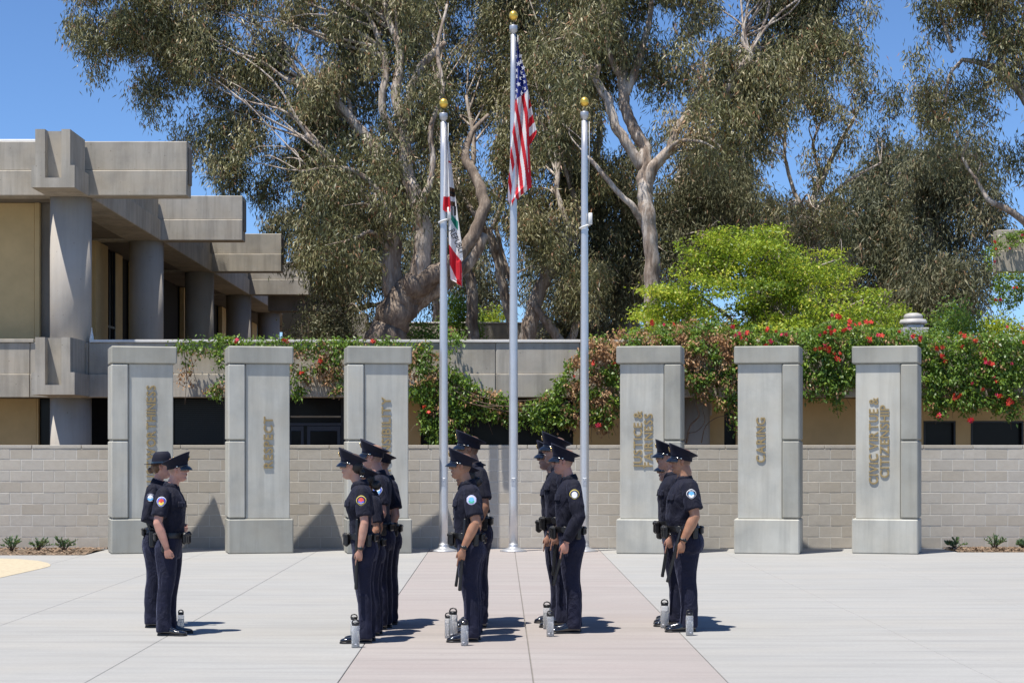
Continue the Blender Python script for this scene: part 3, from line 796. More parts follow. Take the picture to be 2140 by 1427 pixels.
def hand(bm, w, d, s, n, curls, k=1.0):
    d, s, n = Vector(d).normalized(), Vector(s).normalized(), Vector(n).normalized()
    rr = []
    for t, a, b_ in ((-.02, .027, .021), (0.0, .028, .02), (.03, .036, .019), (.06, .041, .017), (.088, .041, .013)):
        c = w + d * t * k
        rr.append([c + s * (a * k * math.cos(q)) + n * (b_ * k * math.sin(q)) for q in [2 * math.pi * i / 14 for i in range(14)]])
    rings_loft(bm, rr)
    for off, L, cu, rad in ((.031, (.043, .027, .022), curls[0], .0088), (.0105, (.047, .030, .024), curls[1], .009), (-.0105, (.043, .028, .023), curls[2], .0086), (-.030, (.034, .021, .019), curls[3], .0078)):
        p = w + d * .068 * k + s * off * k; pts = [p, w + d * .09 * k + s * off * k]; ang = 0
        for i, l in enumerate(L):
            ang += R(cu) * (1.0, 1.1, .7)[i]
            dd = d * math.cos(ang) + n * math.sin(ang)
            pts.append(pts[-1] + dd * l * k)
        tube(bm, pts, [rad * k * q for q in (1.0, 1.05, 1.0, .92, .78)], 8)
    p = w + d * .018 * k + s * .022 * k
    d1 = (d * .75 + s * .55 + n * .3).normalized(); d2 = (d * .9 + s * .15 + n * .4).normalized()
    tube(bm, [p, p + d1 * .042 * k, p + d1 * .042 * k + d2 * .032 * k, p + d1 * .042 * k + d2 * .056 * k], [.013 * k, .012 * k, .0105 * k, .008 * k], 8)

def displace(me, fn):
    n = len(me.vertices); co = np.empty(n * 3); no = np.empty(n * 3)
    me.vertices.foreach_get('co', co); me.vertices.foreach_get('normal', no)
    co = co.reshape(-1, 3); no = no.reshape(-1, 3)
    d = np.array([fn(c) for c in co]); co += no * d[:, None]
    me.vertices.foreach_set('co', co.ravel()); me.update()
def wr_shirt(c, seed):
    v = Vector((c[0] * 5, c[1] * 4, c[2] * 11 + c[0] * 9 + seed)); q = noise.noise(v)
    r_ = 1 - abs(noise.noise(Vector((c[0] * 7 + seed, c[1] * 6, c[2] * 7 - c[0] * 5)))) * 3.0
    k = min(1, max(0.15, (1.42 - c[2]) * 5))
    return (.007 * q + .006 * max(0, r_)) * k
def wr_tr(c, seed):
    low = max(0, (0.45 - c[2]) / 0.45)
    q = noise.noise(Vector((c[0] * 13, c[1] * 11, c[2] * 2.6 + seed)))
    r_ = noise.noise(Vector((c[0] * 8 + seed, c[1] * 8, c[2] * 12 + c[0] * 10)))
    return .008 * q + .010 * low * r_ + .006 * max(0, 1 - abs(c[2] - .82) / .12) * r_

def remesh(bm, voxel, dec=None, smooth=2, name='m'):
    me = bpy.data.meshes.new('raw'); bm.normal_update(); bmesh.ops.recalc_face_normals(bm, faces=bm.faces); bm.to_mesh(me); bm.free()
    mods = [('REMESH', dict(mode='VOXEL', voxel_size=voxel)), ('SMOOTH', dict(factor=.5, iterations=smooth))]
    if dec: mods.append(('DECIMATE', dict(ratio=dec)))
    out = evalmesh(me, mods, name); bpy.data.meshes.remove(me)
    out.polygons.foreach_set('use_smooth', [True] * len(out.polygons)); return out

TORSO = [(1.515, .085, -.035, .070), (1.500, .10, -.055, .105), (1.478, .115, -.07, .155), (1.452, .13, -.08, .180), (1.42, .15, -.087, .193), (1.37, .170, -.090, .200),
         (1.32, .178, -.088, .200), (1.25, .176, -.080, .193), (1.18, .168, -.070, .184), (1.11, .168, -.068, .178), (1.06, .164, -.080, .178), (1.00, .160, -.095, .181), (.97, .150, -.10, .178)]
def shape(f, b_, h, z, o):
    kd, kw = o.get('depth', 1), o.get('width', 1)
    c = .04
    f, b_ = c + (f - c) * kd, c + (b_ - c) * kd; h *= kw
    if o.get('belly') and z < 1.35: f += o['belly'] * max(0, 1 - abs(z - 1.13) / .24)
    if o.get('female'):
        if z < 1.3: 
            t = max(0, 1 - abs(z - 1.13) / .16); h *= 1 - .10 * t; f -= .018 * t
        f += .022 * max(0, 1 - abs(z - 1.33) / .09)
    return f, b_, h
def lean(me, k):
    if k:
        for v in me.vertices: v.co.x += k * max(0, v.co.z - .9)
def arm_pts(o, side):
    a = o['larm'] if side > 0 else o['rarm']
    kw = o.get('width', 1)
    return [Vector((a[0][0], side * a[0][1] * kw, a[0][2])), Vector((a[1][0], side * a[1][1], a[1][2])), Vector((a[2][0], side * a[2][1], a[2][2]))]
def build_variant(o):
    V = {}; hx = .10 + o.get('headf', 0); fem = o.get('female'); seed = o['seed']
    # continuous body: head, neck, torso core, arms with hands, legs
    bm = bmesh.new(); head_parts(bm, hx, fem)
    nk = .86 if fem else o.get('neck', 1.0)
    tube(bm, [(.02, 0, 1.40), (.035, 0, 1.50), (hx - .035, 0, 1.575), (hx - .012, 0, 1.65)], [.075, .062 * nk, .057 * nk, .055 * nk], 16, flat=[.075, .060 * nk, .056 * nk, .055 * nk], ref=(1, 0, 0))
    rings_loft(bm, [ring(*(lambda q: (q[0] - .03, q[1] + .03, q[2] - .03))(shape(f, b_, h, z, o)), z) for z, f, b_, h in TORSO if z < 1.49])
    for s in (1, -1):
        A = arm_pts(o, s); am = o.get('arm', 1) * (.86 if fem else 1)
        up = A[0].lerp(A[1], .5); fo = A[1].lerp(A[2], .3)
        tube(bm, [A[0] + Vector((0, -s * .03, .028)), A[0] + Vector((0, -s * .012, -.02)), A[0].lerp(A[1], .3), up, A[0].lerp(A[1], .88), A[1], fo, A[1].lerp(A[2], .65), A[2]], [q * am for q in (.025, .050, .054, .053, .046, .046, .049, .040, .030)], 14,
             flat=[q * am for q in (.022, .046, .052, .050, .044, .043, .044, .036, .024)], ref=(1, 0, 0))
        hd = o['lhand'] if s > 0 else o['rhand']
        d = (A[2] - A[1]).normalized() * .35 + Vector((hd[0][0], s * hd[0][1], hd[0][2]))
        hand(bm, A[2] + (A[2] - A[1]).normalized() * .01, d, Vector((hd[1][0], s * hd[1][1], hd[1][2])), Vector((0, -s, 0)) if len(hd) < 4 else Vector((hd[3][0], s * hd[3][1], hd[3][2])), hd[2], .93 * (.9 if fem else 1))
        tube(bm, [(.02, s * .085, .98), (.02, s * .092, .75), (.015, s * .095, .48), (-.005, s * .1, .3), (.0, s * .1, .09)], [.075, .07, .052, .048, .036], 10, ref=(1, 0, 0))
    me = remesh(bm, .0062, .45, 1, 'body')
    ca = me.color_attributes.new('hm', 'FLOAT_COLOR', 'POINT'); arr = np.zeros((len(me.vertices), 4), np.float32); arr[:, 3] = 1
    for i, v in enumerate(me.vertices):
        x, y, z = v.co.x - hx, abs(v.co.y), v.co.z - CHIN
        if z > -.1:
            line = .155 if x > -.0 else .06 + .02 * (x + .1) * 10
            m_ = 0.0
            if z > line and (y < .082): m_ = min(1, (z - line) / .03) * (.62 if not fem else .95)
            if x < -.03 and z > .045: m_ = max(m_, min(1, (z - .045) / .05) * (.5 if not fem else .95))
            if -.02 < x < .02 and y > .078: m_ = 0
            lip = 1.0 if (x > .086 and .05 < z < .069 and y < .022) else 0
            if abs(x + .006) < .02 and y > .078: lip = .35
            arr[i, 0] = m_; arr[i, 1] = lip
        elif v.co.z < 1.0: arr[i, 1] = .15
    ca.data.foreach_set('color', arr.ravel()); lean(me, o.get('lean', 0)); V['body'] = me
    # shirt
    bm = bmesh.new()
    rings_loft(bm, [ring(*shape(f, b_, h, z, o), z, p=2.35) for z, f, b_, h in TORSO])
    for s in (1, -1):
        A = arm_pts(o, s); am = o.get('arm', 1) * (.9 if fem else 1)
        if o.get('long'):
            dirf = (A[2] - A[1]).normalized()
            tube(bm, [A[0] + Vector((0, -s * .045, .058)), A[0] + Vector((0, -s * .03, .045)), A[0] + Vector((0, -s * .012, .012)), A[0].lerp(A[1], .25), A[0].lerp(A[1], .6), A[1] + Vector((-.008, 0, 0)), A[1].lerp(A[2], .35), A[1].lerp(A[2], .75), A[1].lerp(A[2], .80), A[1].lerp(A[2], .97)],
                 [q * am for q in (.02, .05, .072, .078, .072, .066, .064, .056, .049, .045)], 16, flat=[q * am for q in (.02, .045, .068, .070, .066, .058, .058, .050, .043, .038)], ref=(1, 0, 0))
        else:
            tube(bm, [A[0] + Vector((0, -s * .045, .058)), A[0] + Vector((0, -s * .03, .045)), A[0] + Vector((0, -s * .012, .012)), A[0].lerp(A[1], .22), A[0].lerp(A[1], .5), A[0].lerp(A[1], .78)],
                 [q * am for q in (.02, .05, .072, .079, .079, .079)], 16, flat=[q * am for q in (.02, .045, .068, .071, .071, .072)], ref=(1, 0, 0))
    # chest pockets and flaps
    sh = remesh(bm, .0085, None, 3, 'shirt'); displace(sh, lambda c: wr_shirt(c, seed)); lean(sh, o.get('lean', 0))
    V['shirt'] = sh; bvh = BVHTree.FromPolygons([v.co.copy() for v in sh.vertices], [tuple(p.vertices) for p in sh.polygons])
    V['bvh'] = bvh
    # trousers
    bm = bmesh.new(); TR = [(1.045, .158, -.088, .178), (1.00, .158, -.098, .183), (.95, .150, -.118, .192), (.90, .142, -.132, .198), (.85, .135, -.132, .198), (.80, .125, -.118, .195), (.775, .10, -.09, .18)]
    rings_loft(bm, [ring(*shape(f, b_, h, z, dict(o, female=False, belly=0)), z, p=2.4) for z, f, b_, h in TR])
    st = o.get('stagger', .02)
    kd = o.get('depth', 1) * o.get('leg', 1)
    for s in (1, -1):
        q = s * st
        rings_loft(bm, [ring(.018 + q * .3 + rx * kd, .018 + q * .3 - rx * kd, ry, z, s * cy, p=2.3) if False else ring(cx + q * .5 + rx * kd, cx + q * .5 - rx * kd, ry, z, s * cy, p=2.3) for z, cx, rx, ry, cy in
                        ((.90, .005, .112, .090, .100), (.82, .008, .116, .094, .100), (.72, .014, .104, .088, .099), (.60, .016, .090, .080, .097), (.50, .008, .080, .074, .097),
                         (.38, -.010, .075, .070, .099), (.25, -.014, .073, .067, .101), (.13, -.012, .074, .065, .102), (.07, -.008, .078, .065, .103), (.042, -.006, .076, .064, .103))])
    tr = remesh(bm, .0088, None, 3, 'trousers'); displace(tr, lambda c: wr_tr(c, seed)); V['trousers'] = tr
    # collar
    bm = bmesh.new(); nf = .10
    def cring(r, zf, zb, dx=0): return [Vector((.036 + dx + r * math.cos(a) * 1.05, r * math.sin(a) * .98, (zf + zb) / 2 + (zf - zb) / 2 * math.cos(a) - (.018 if abs((a + .0001) % (2 * math.pi) - math.pi) > 2.6 else 0))) for a in [2 * math.pi * k / 28 for k in range(28)]]
    rings_loft(bm, [cring(.082, 1.478, 1.508), cring(.087, 1.482, 1.514), cring(.077, 1.515, 1.548, .004), cring(.069, 1.528, 1.568, .008), cring(.065, 1.520, 1.560, .008), cring(.070, 1.48, 1.52)], cap=False)
    me = tomesh('collar', bm, True); lean(me, o.get('lean', 0)); V['collar'] = me
    # pocket flaps, epaulettes, placket buttons on the cloth
    def patchgrid(name, pts_uv, side, off=.006, th=.004):
        """quad strip grid of (x,z) rows laid on the shirt from the side"""
        bm = bmesh.new(); rows = []
        for row in pts_uv:
            r_ = []
            for x, z in row:
                hit = bvh.ray_cast(Vector((x, side * .6, z)), Vector((0, -side, 0)))[0]
                y = hit.y if hit is not None else side * .1
                r_.append(bm.verts.new((x, y + side * off, z)))
            rows.append(r_)
        for a, b_ in zip(rows[:-1], rows[1:]):
            for i in range(len(a) - 1): bm.faces.new((a[i], a[i + 1], b_[i + 1], b_[i]))
        return tomesh(name, bm, True)
    V['gear'] = {}
    # chest pocket flap: cast from the front-left diagonal
    for s in (1, -1):
        bm = bmesh.new(); rows = []
        dr = Vector((-1, -s * .9, 0)).normalized(); tx = Vector((0.9, -s * 1.0, 0)).normalized() if s > 0 else Vector((0.9, 1.0, 0)).normalized()
        cen = Vector((.15 + o.get('lean', 0) * .42, s * .10, 1.365)) 
        for j, zz in enumerate((0, -.025, -.05, -.062)):
            r_ = []
            for i in range(9):
                u = (i / 8 - .5) * .125; zc = zz
                if j == 3: zc = zz + .016 * abs(math.sin(i / 8 * 2 * math.pi)) * -1 + .008
                p = cen + tx * u + Vector((0, 0, zc)) - dr * .5
                h_ = bvh.ray_cast(p, dr)[0]
                r_.append(bm.verts.new((h_ if h_ is not None else p + dr * .45) - dr * (.006 + .004 * (j == 3))))
            rows.append(r_)
        for a, b_ in zip(rows[:-1], rows[1:]):
            for i in range(8): bm.faces.new((a[i], a[i + 1], b_[i + 1], b_[i]))
        me = tomesh('pocket_flap', bm, True)
        V.setdefault('flaps', []).append(evalmesh(me, [('SOLIDIFY', dict(thickness=.004, offset=0))], 'pocket_flap'))
    # belt and leather gear
    def bo(z, off=0.012):
        f, b_, h = shape(*[np.interp(-z, [-1.06, -1.0, -.95], c) for c in ((.164, .160, .152), (-.080, -.098, -.115), (.178, .183, .19))], z, o)
        return ring(f, b_, h, z, p=2.35, off=off, n=40)
    bm = bmesh.new(); rings_loft(bm, [bo(.992, .004), bo(.994), bo(1.022, .016), bo(1.047), bo(1.049, .004)], cap=False); V['belt'] = tomesh('belt', bm, True, R(50))
    ring0 = bo(1.02, .014)
    def belt_at(phi):
        k = int(round(phi / 360 * 40)) % 40; p = ring0[k]; q = ring0[(k + 1) % 40] - ring0[(k - 1) % 40]; q.normalize()
        return p, q, Vector((q.y, -q.x, 0))
    def gear(name, phi, w_, h, d, zc, kind='box'):
        p, t, n = belt_at(phi); bm = bmesh.new()
        if kind == 'box':
            bx(bm, -w_ / 2, w_ / 2, 0, d, -h / 2, h / 2, min(w_, d) * .34); bx(bm, -w_ / 2 - .002, w_ / 2 + .002, .004, d + .004, h * .16, h / 2 + .003, min(w_, d) * .32)
        elif kind == 'double':
            for q in (-1, 1):
                bx(bm, q * w_ * .27 - w_ * .23, q * w_ * .27 + w_ * .23, 0, d, -h / 2, h / 2, w_ * .16)
                bx(bm, q * w_ * .27 - w_ * .24, q * w_ * .27 + w_ * .24, .005, d + .006, h * .12, h / 2 + .004, w_ * .15)
        elif kind == 'holster':
            bx(bm, -.03, .03, .0, .045, -.15, .03, .014); bx(bm, -.028, .034, .008, .04, .03, .055, .008)
            t2 = bmesh.new(); bx(t2, -.018, .018, .01, .036, 0, .095, .007)
            bmesh.ops.rotate(t2, verts=t2.verts, cent=(0, 0, 0), matrix=Matrix.Rotation(R(-24), 3, 'Y')); bmesh.ops.translate(t2, verts=t2.verts, vec=(-.012, 0, .03))
            m2 = bpy.data.meshes.new('t'); t2.to_mesh(m2); t2.free(); bm.from_mesh(m2); bpy.data.meshes.remove(m2)
        elif kind == 'ring':
            lathe(bm, [(.028, 0), (.034, .006), (.034, .014), (.028, .02)], 18); bmesh.ops.rotate(bm, verts=bm.verts, cent=(0, 0, 0), matrix=Matrix.Rotation(R(90), 3, 'X')); bmesh.ops.translate(bm, verts=bm.verts, vec=(0, .02, 0))
        Mx = Matrix((( -t.x if False else t.x, n.x, 0, p.x), (t.y, n.y, 0, p.y), (0, 0, 1, zc), (0, 0, 0, 1)))
        bmesh.ops.transform(bm, matrix=Mx, verts=bm.verts); bmesh.ops.recalc_face_normals(bm, faces=bm.faces)
        return tomesh(name, bm)
    V['gearlist'] = [gear('magazine_pouch', 22, .115, .125, .052, .985, 'double'), gear('magazine_pouch', 338, .10, .115, .045, .985, 'double'), gear('holster', 262, 0, 0, 0, 1.0, 'holster'),
                     gear('radio_pouch', 118, .058, .12, .036, .985), gear('handcuff_case', 155, .075, .075, .034, 1.005), gear('handcuff_case', 208, .075, .08, .034, 1.0), gear('baton_ring', 74, 0, 0, 0, 1.02, 'ring')]
    bm = bmesh.new(); p, t, n = belt_at(0); bx(bm, p.x, p.x + .012, -.035, .035, .998, 1.045, .004); V['buckle'] = tomesh('buckle', bm)
    # shoes
    def shoe():
        bm = bmesh.new(); rr = []
        for x, w_, h, zb in ((-.082, .018, .040, .02), (-.074, .032, .070, .016), (-.03, .036, .098, .016), (.03, .037, .105, .016), (.075, .041, .082, .016), (.115, .047, .064, .016), (.155, .050, .056, .016), (.19, .046, .050, .016), (.212, .034, .042, .018), (.222, .018, .032, .02)):
            cen = zb + (h - zb) * .45
            rr.append([Vector((x, w_ * math.copysign(abs(math.cos(a)) ** .8, math.cos(a)), cen + (h - cen if math.sin(a) > 0 else cen - zb) * math.copysign(abs(math.sin(a)) ** .75, math.sin(a)))) for a in [2 * math.pi * k / 18 for k in range(18)]])
        rings_loft(bm, rr); up = tomesh('shoe', bm, True)
        bm = bmesh.new(); out = [(-.086, 0), (-.08, .028), (-.03, .038), (.05, .038), (.12, .05), (.17, .053), (.205, .042), (.226, .018), (.226, -.018), (.205, -.042), (.17, -.053), (.12, -.05), (.05, -.038), (-.03, -.038), (-.08, -.028)]
        rings_loft(bm, [[Vector((x, y, z)) for x, y in out] for z in (0.001, .013)] + [[Vector((x * .985, y * .95, .0185)) for x, y in out]], smooth=False); so_ = tomesh('sole', bm)
        return up, so_
    V['shoe'] = SHOE if SHOE else shoe()
    # cap
    bm = bmesh.new()
    c0 = Vector((hx, 0, CHIN)); k = .95 if fem else 1.0
    def cr(f, b_, h, zf, zb, p=2.0, n=32):
        return [Vector((hx + ((f + b_) / 2 + (f - b_) / 2 * math.cos(a)) * k, h * math.sin(a) * k, CHIN + (zf + zb) / 2 + (zf - zb) / 2 * math.cos(a))) for a in [2 * math.pi * q / n for q in range(n)]]
    if o.get('hat') == 'campaign':
        rings_loft(bm, [cr(.175, -.195, .165, .150, .135), cr(.18, -.20, .17, .158, .142), cr(.11, -.125, .097, .148, .138), cr(.105, -.12, .092, .16, .15), cr(.102, -.115, .090, .20, .19), cr(.092, -.10, .083, .25, .238), cr(.065, -.075, .062, .278, .270), cr(.03, -.04, .03, .262, .262)])
        V['cap'] = tomesh('hat', bm, True); V['capname'] = 'campaign_hat'
        bm = bmesh.new(); rings_loft(bm, [cr(.109, -.123, .096, .160, .150), cr(.109, -.122, .095, .175, .165)], cap=False); V['strap'] = tomesh('hat_band', bm, True)
        bm = bmesh.new(); ellipsoid(bm, (hx + .118, 0, CHIN + .20), (.006, .02, .022)); V['cbadge'] = tomesh('cap_badge', bm, True)
    else:
        rings_loft(bm, [cr(.100, -.108, .083, .146, .106), cr(.103, -.111, .086, .148, .108), cr(.103, -.112, .087, .190, .142), cr(.106, -.118, .092, .205, .150), cr(.116, -.150, .120, .268, .158),
                        cr(.120, -.165, .136, .286, .163), cr(.121, -.169, .139, .293, .168), cr(.117, -.165, .135, .298, .173), cr(.09, -.135, .108, .286, .183), cr(.04, -.075, .06, .260, .203), cr(.0, -.03, .02, .243, .226)])
        V['cap'] = tomesh('cap', bm, True); V['capname'] = 'cap'
        bm = bmesh.new(); rows = []
        for j in range(5):
            t = j / 4; r_ = []
            for i in range(17):
                a = (i / 16 - .5) * 2 * R(66); ext = .055 * t * (math.cos(a * 1.25) ** .7 if abs(a) < 1.2 else .1)
                x = -.004 + (.104 + ext) * math.cos(a) ; y = (.088 + ext * .55) * math.sin(a)
                zf = .146 + .04 * (math.cos(a) - 1) * .5
                r_.append(bm.verts.new((hx + x * k, y * k, CHIN + zf + .006 - .030 * t * t - .012 * t)))
            rows.append(r_)
        for a, b_ in zip(rows[:-1], rows[1:]):
            for i in range(16): bm.faces.new((a[i], b_[i], b_[i + 1], a[i + 1]))
        V['visor'] = evalmesh(tomesh('visor', bm, True), [('SOLIDIFY', dict(thickness=.004, offset=0))], 'visor')
        bm = bmesh.new(); arc = [a for a in np.linspace(-R(82), R(82), 24)]
        for lo, hi in ((.0, .017),):
            r0 = [(hx + (-.004 + .1085 * math.cos(a)) * k, .0905 * math.sin(a) * k, CHIN + .1285 + .022 * math.cos(a)) for a in arc]
            vs0 = [bm.verts.new((x, y, z)) for x, y, z in r0]; vs1 = [bm.verts.new((x, y, z + .015)) for x, y, z in r0]
            for i in range(23): bm.faces.new((vs0[i], vs0[i + 1], vs1[i + 1], vs1[i]))
        V['strap'] = evalmesh(tomesh('cap_strap', bm, True), [('SOLIDIFY', dict(thickness=.004, offset=1))], 'cap_strap')
        bm = bmesh.new()
        ellipsoid(bm, (hx + .116 * k, 0, CHIN + .228), (.007, .019, .026), 12, Matrix.Rotation(R(14), 3, 'Y').to_euler()); V['cbadge'] = tomesh('cap_badge', bm, True)
        bm = bmesh.new()
        for s in (1, -1): ellipsoid(bm, (hx + .008, s * .094 * k, CHIN + .143), (.0085, .006, .0085), 10)
        V['capbtn'] = tomesh('cap_button', bm, True)
    for k_ in ('cap', 'visor', 'strap', 'cbadge', 'capbtn'):
        if k_ in V: lean(V[k_], o.get('lean', 0))
    if fem:
        bm = bmesh.new(); ellipsoid(bm, (hx - .045, 0, CHIN + .115), (.072, .080, .080), 18)
        bc = o.get('bun', (-.115, .06, .036)); ellipsoid(bm, (hx + bc[0], .012, CHIN + bc[1]), (bc[2], bc[2] * 1.05, bc[2] * .95), 16)
        me = remesh(bm, .008, None, 2, 'hair'); displace(me, lambda c: .0025 * noise.noise(Vector((c[0] * 30, c[1] * 30, c[2] * 90)))); lean(me, o.get('lean', 0)); V['hair'] = me
    bm = bmesh.new()
    for s in (1, -1): ellipsoid(bm, (hx + .0765, s * .031, CHIN + .128), (.0105, .013, .0075), 10)
    V['eyes'] = tomesh('eyes', bm, True); lean(V['eyes'], o.get('lean', 0))
    bm = bmesh.new()
    for s in (1, -1): tube(bm, [(hx + .088, s * .014, CHIN + .143), (hx + .086, s * .034, CHIN + .149), (hx + .074, s * .052, CHIN + .145)], [.003, .0038, .002], 6)
    V['brows'] = tomesh('eyebrows', bm, True); lean(V['brows'], o.get('lean', 0))
    # wrist watch
    A = arm_pts(o, o.get('watchside', 1)); dd = (A[2] - A[1]).normalized(); bm = bmesh.new()
    am = o.get('arm', 1) * (.86 if fem else 1)
    c = A[2] - dd * .012
    tube(bm, [c - dd * .010, c - dd * .009, c + dd * .009, c + dd * .01], [.031 * am, .036 * am, .0355 * am, .030 * am], 18, flat=[.025 * am, .030 * am, .0295 * am, .024 * am], ref=(1, 0, 0))
    sd = o.get('watchside', 1); ellipsoid(bm, c + Vector((-.008, sd * .028 * am, 0)), (.019, .010, .019), 12)
    V['watch'] = tomesh('watch', bm, True)
    V['o'] = o; V['hx'] = hx
    return V
SHOE = None
def make_patch(V, side, design, parent):
    """embroidered shoulder patch laid on the sleeve"""
    bvh = V['bvh']; o = V['o']; A = arm_pts(o, side)
    c = A[0].lerp(A[1], .26); x0, z0 = c.x + o.get('lean', 0) * .5 + .006, c.z - .0
    bord, field, emb, words, form = design
    def shp(a):
        if form == 'oct': return .046 * (1 / max(abs(math.cos((a + math.pi / 8) % (math.pi / 4) - math.pi / 8)), .9)), .046
        if form == 'shield':
            t = math.sin(a); return .048 * (1.0 - .16 * max(0, -t)), .048 + (.006 if t < -.8 else 0)
        t = math.sin(a); return .048 * (1 - .30 * max(0, -t) ** 2), .044 + .004 * abs(math.cos(2 * a))
    def pt(u, v, off):
        x = x0 - side * u; z = z0 + v
        hit = bvh.ray_cast(Vector((x, side * .6, z)), Vector((0, -side, 0)))[0]
        y = hit.y if hit is not None else side * .2
        return Vector((x, y + side * off, z))
    n = 32; bm = bmesh.new(); R_ = [0, .3, .58, .74, .90, 1.0]
    rings_ = []
    cen = bm.verts.new(pt(0, 0, .0045))
    for q in R_[1:]:
        rr = []
        for k in range(n):
            a = 2 * math.pi * k / n; sx, sz = shp(a); rr.append(bm.verts.new(pt(sx * q * math.cos(a), sz * q * math.sin(a), .0045 if q < 1 else .001)))
        rings_.append(rr)
    for k in range(n):
        f = bm.faces.new((cen, rings_[0][k], rings_[0][(k + 1) % n])); f.material_index = 2
    for j in range(len(rings_) - 1):
        for k in range(n):
            a = 2 * math.pi * (k + .5) / n
            f = bm.faces.new((rings_[j][k], rings_[j + 1][k], rings_[j + 1][(k + 1) % n], rings_[j][(k + 1) % n])); f.smooth = True
            if j == 3: f.material_index = 0
            elif j == 0: f.material_index = 3 if math.sin(a) < -.1 else 2
            elif j == 1: f.material_index = 3 if math.sin(a) < -.35 else 1
            else: f.material_index = 1
    me = tomesh('shoulder_patch', bm); po = link('shoulder_patch', me, [PC[bord], PC[field], PC[emb[0]], PC[emb[1]]], parent)
    for word, vv, sz, colr in words:
        gl = [(*glyph(ch, sz, 0.0, sz * .03), ch) for ch in word if ch != ' ']; tot = sum(q[1] for q in gl) + .0018 * (len(gl) - 1); u = -tot / 2
        bm = bmesh.new()
        for gm_, wd, ch in gl:
            t = gm_.copy(); arc = lambda uu: -abs(uu) ** 2 * 9 * (1 if vv > 0 else -1)
            for v in t.vertices:
                uu, vz_ = u + v.co.x, vv + v.co.y; v.co = pt(uu, vz_ + arc(uu), .0065)
            bm.from_mesh(t); bpy.data.meshes.remove(t); u += wd + .0018
        link('patch_lettering', tomesh('patch_lettering', bm), PC[colr], po)
    return po
def person(V, px, yfoot, captop, facing, label, skin, group, patch=None, patch_side=None, baton=None, dx=0, watch=True, hair='hair_dark', turn=0, zs=None):
    D = GD(yfoot); s = F / D; zt_ = CH + (CY - captop) / s
    base_top = 1.866 if V['o'].get('hat') != 'campaign' else 1.848
    k = zt_ / base_top * (1.0 if zs is None else zs)
    rz = (math.pi if facing < 0 else 0) + R(turn)
    root = empty('person', (X(px, D), D, 0.0), rz, label, 'person', group); root.scale = (k, k, k)
    def put(name, me, mat, par=None): return link(name, me, mat, par or root)
    b = put('body', V['body'], SKIN['light'])
    b.material_slots[0].link = 'OBJECT'; b.material_slots[0].material = SKIN[skin]
    sh = put('shirt', V['shirt'], M['shirt'])
    put('collar', V['collar'], M['shirt'], sh)
    for f in V['flaps']: put('pocket_flap', f, M['shirt'], sh)
    put('trousers', V['trousers'], M['trouser'])
    belt = put('belt', V['belt'], M['leather']); put('buckle', V['buckle'], M['silver'], belt)
    for ge in V['gearlist']:
        put(ge.name.split('.')[0], ge, M['leather'], belt)
    for q in (1, -1):
        st = V['o'].get('stagger', .02) * q * .5
        so_ = link('shoe', V['shoe'][0], M['patent'], root, (st + .004, q * .103, 0), (0, 0, R(q * 9)))
        link('sole', V['shoe'][1], M['polymer'], so_)
    cp = put(V['capname'], V['cap'], M['capwool'])
    if 'visor' in V: put('visor', V['visor'], M['patent'], cp)
    put('cap_strap', V['strap'], M['patent'], cp); put('cap_badge', V['cbadge'], M['badge'], cp)
    if 'capbtn' in V: put('cap_button', V['capbtn'], M['silver'], cp)
    if 'hair' in V:
        h = put('hair', V['hair'], M[hair]); h.material_slots[0].link = 'OBJECT'; h.material_slots[0].material = M[hair]
    put('eyes', V['eyes'], M['eye']); put('eyebrows', V['brows'], M['brow'])
    if watch: put('watch', V['watch'], M['polymer'])
    if patch: make_patch(V, patch_side or 1, patch, sh)
    if baton:
        p0, p1 = Vector(baton[0]), Vector(baton[1]); L = (p1 - p0).length
        if 'BATON' not in globals():
            bm = bmesh.new(); rad = [(0.001, 0), (.012, .001), (.0155, .008), (.0155, .20), (.0165, .204), (.0165, .21), (.0155, .214), (.0158, .60), (.0165, .62), (.0165, .655), (.013, .664), (0.001, .666)]
            lathe(bm, rad, 14); globals()['BATON'] = tomesh('baton', bm)
            BATON.materials.append(M['polymer'])
        o = bpy.data.objects.new('baton', BATON); COL.objects.link(o)
        Wm = Matrix.Translation(root.location) @ Matrix.Rotation(rz, 4, 'Z') @ Matrix.Scale(k, 4)
        q0, q1 = Wm @ p0, Wm @ p1
        o.location = q0; o.rotation_euler = (q1 - q0).to_track_quat('Z', 'Y').to_euler(); kk = (q1 - q0).length / .666; o.scale = (k, k, kk)
        tag(o, baton[2], 'baton', 'batons held by the officers')
    return root, k
ARM = dict(larm=((.0, .190, 1.445), (-.045, .275, 1.150), (.072, .262, .905)), rarm=((.0, .190, 1.445), (-.045, .275, 1.150), (.05, .262, .905)))
HOLD = ((.08, -.04, -1.0), (1, 0, .15), (4, 52, 56, 60))
REST = ((.10, -.03, -1.0), (1, 0, .15), (38, 46, 50, 54))
V = {}
V['man'] = build_variant(dict(ARM, lhand=HOLD, rhand=REST, seed=1))
SHOE = V['man']['shoe']
V['man2'] = build_variant(dict(ARM, lhand=HOLD, rhand=REST, seed=4, width=1.04, depth=1.06, arm=1.05, headf=-.01, neck=1.08))
V['heavy'] = build_variant(dict(ARM, lhand=HOLD, rhand=REST, seed=7, width=1.12, depth=1.16, belly=.035, arm=1.12, neck=1.25, headf=-.035, leg=1.0))
V['long'] = build_variant(dict(ARM, lhand=HOLD, rhand=REST, seed=11, long=True, headf=-.005))
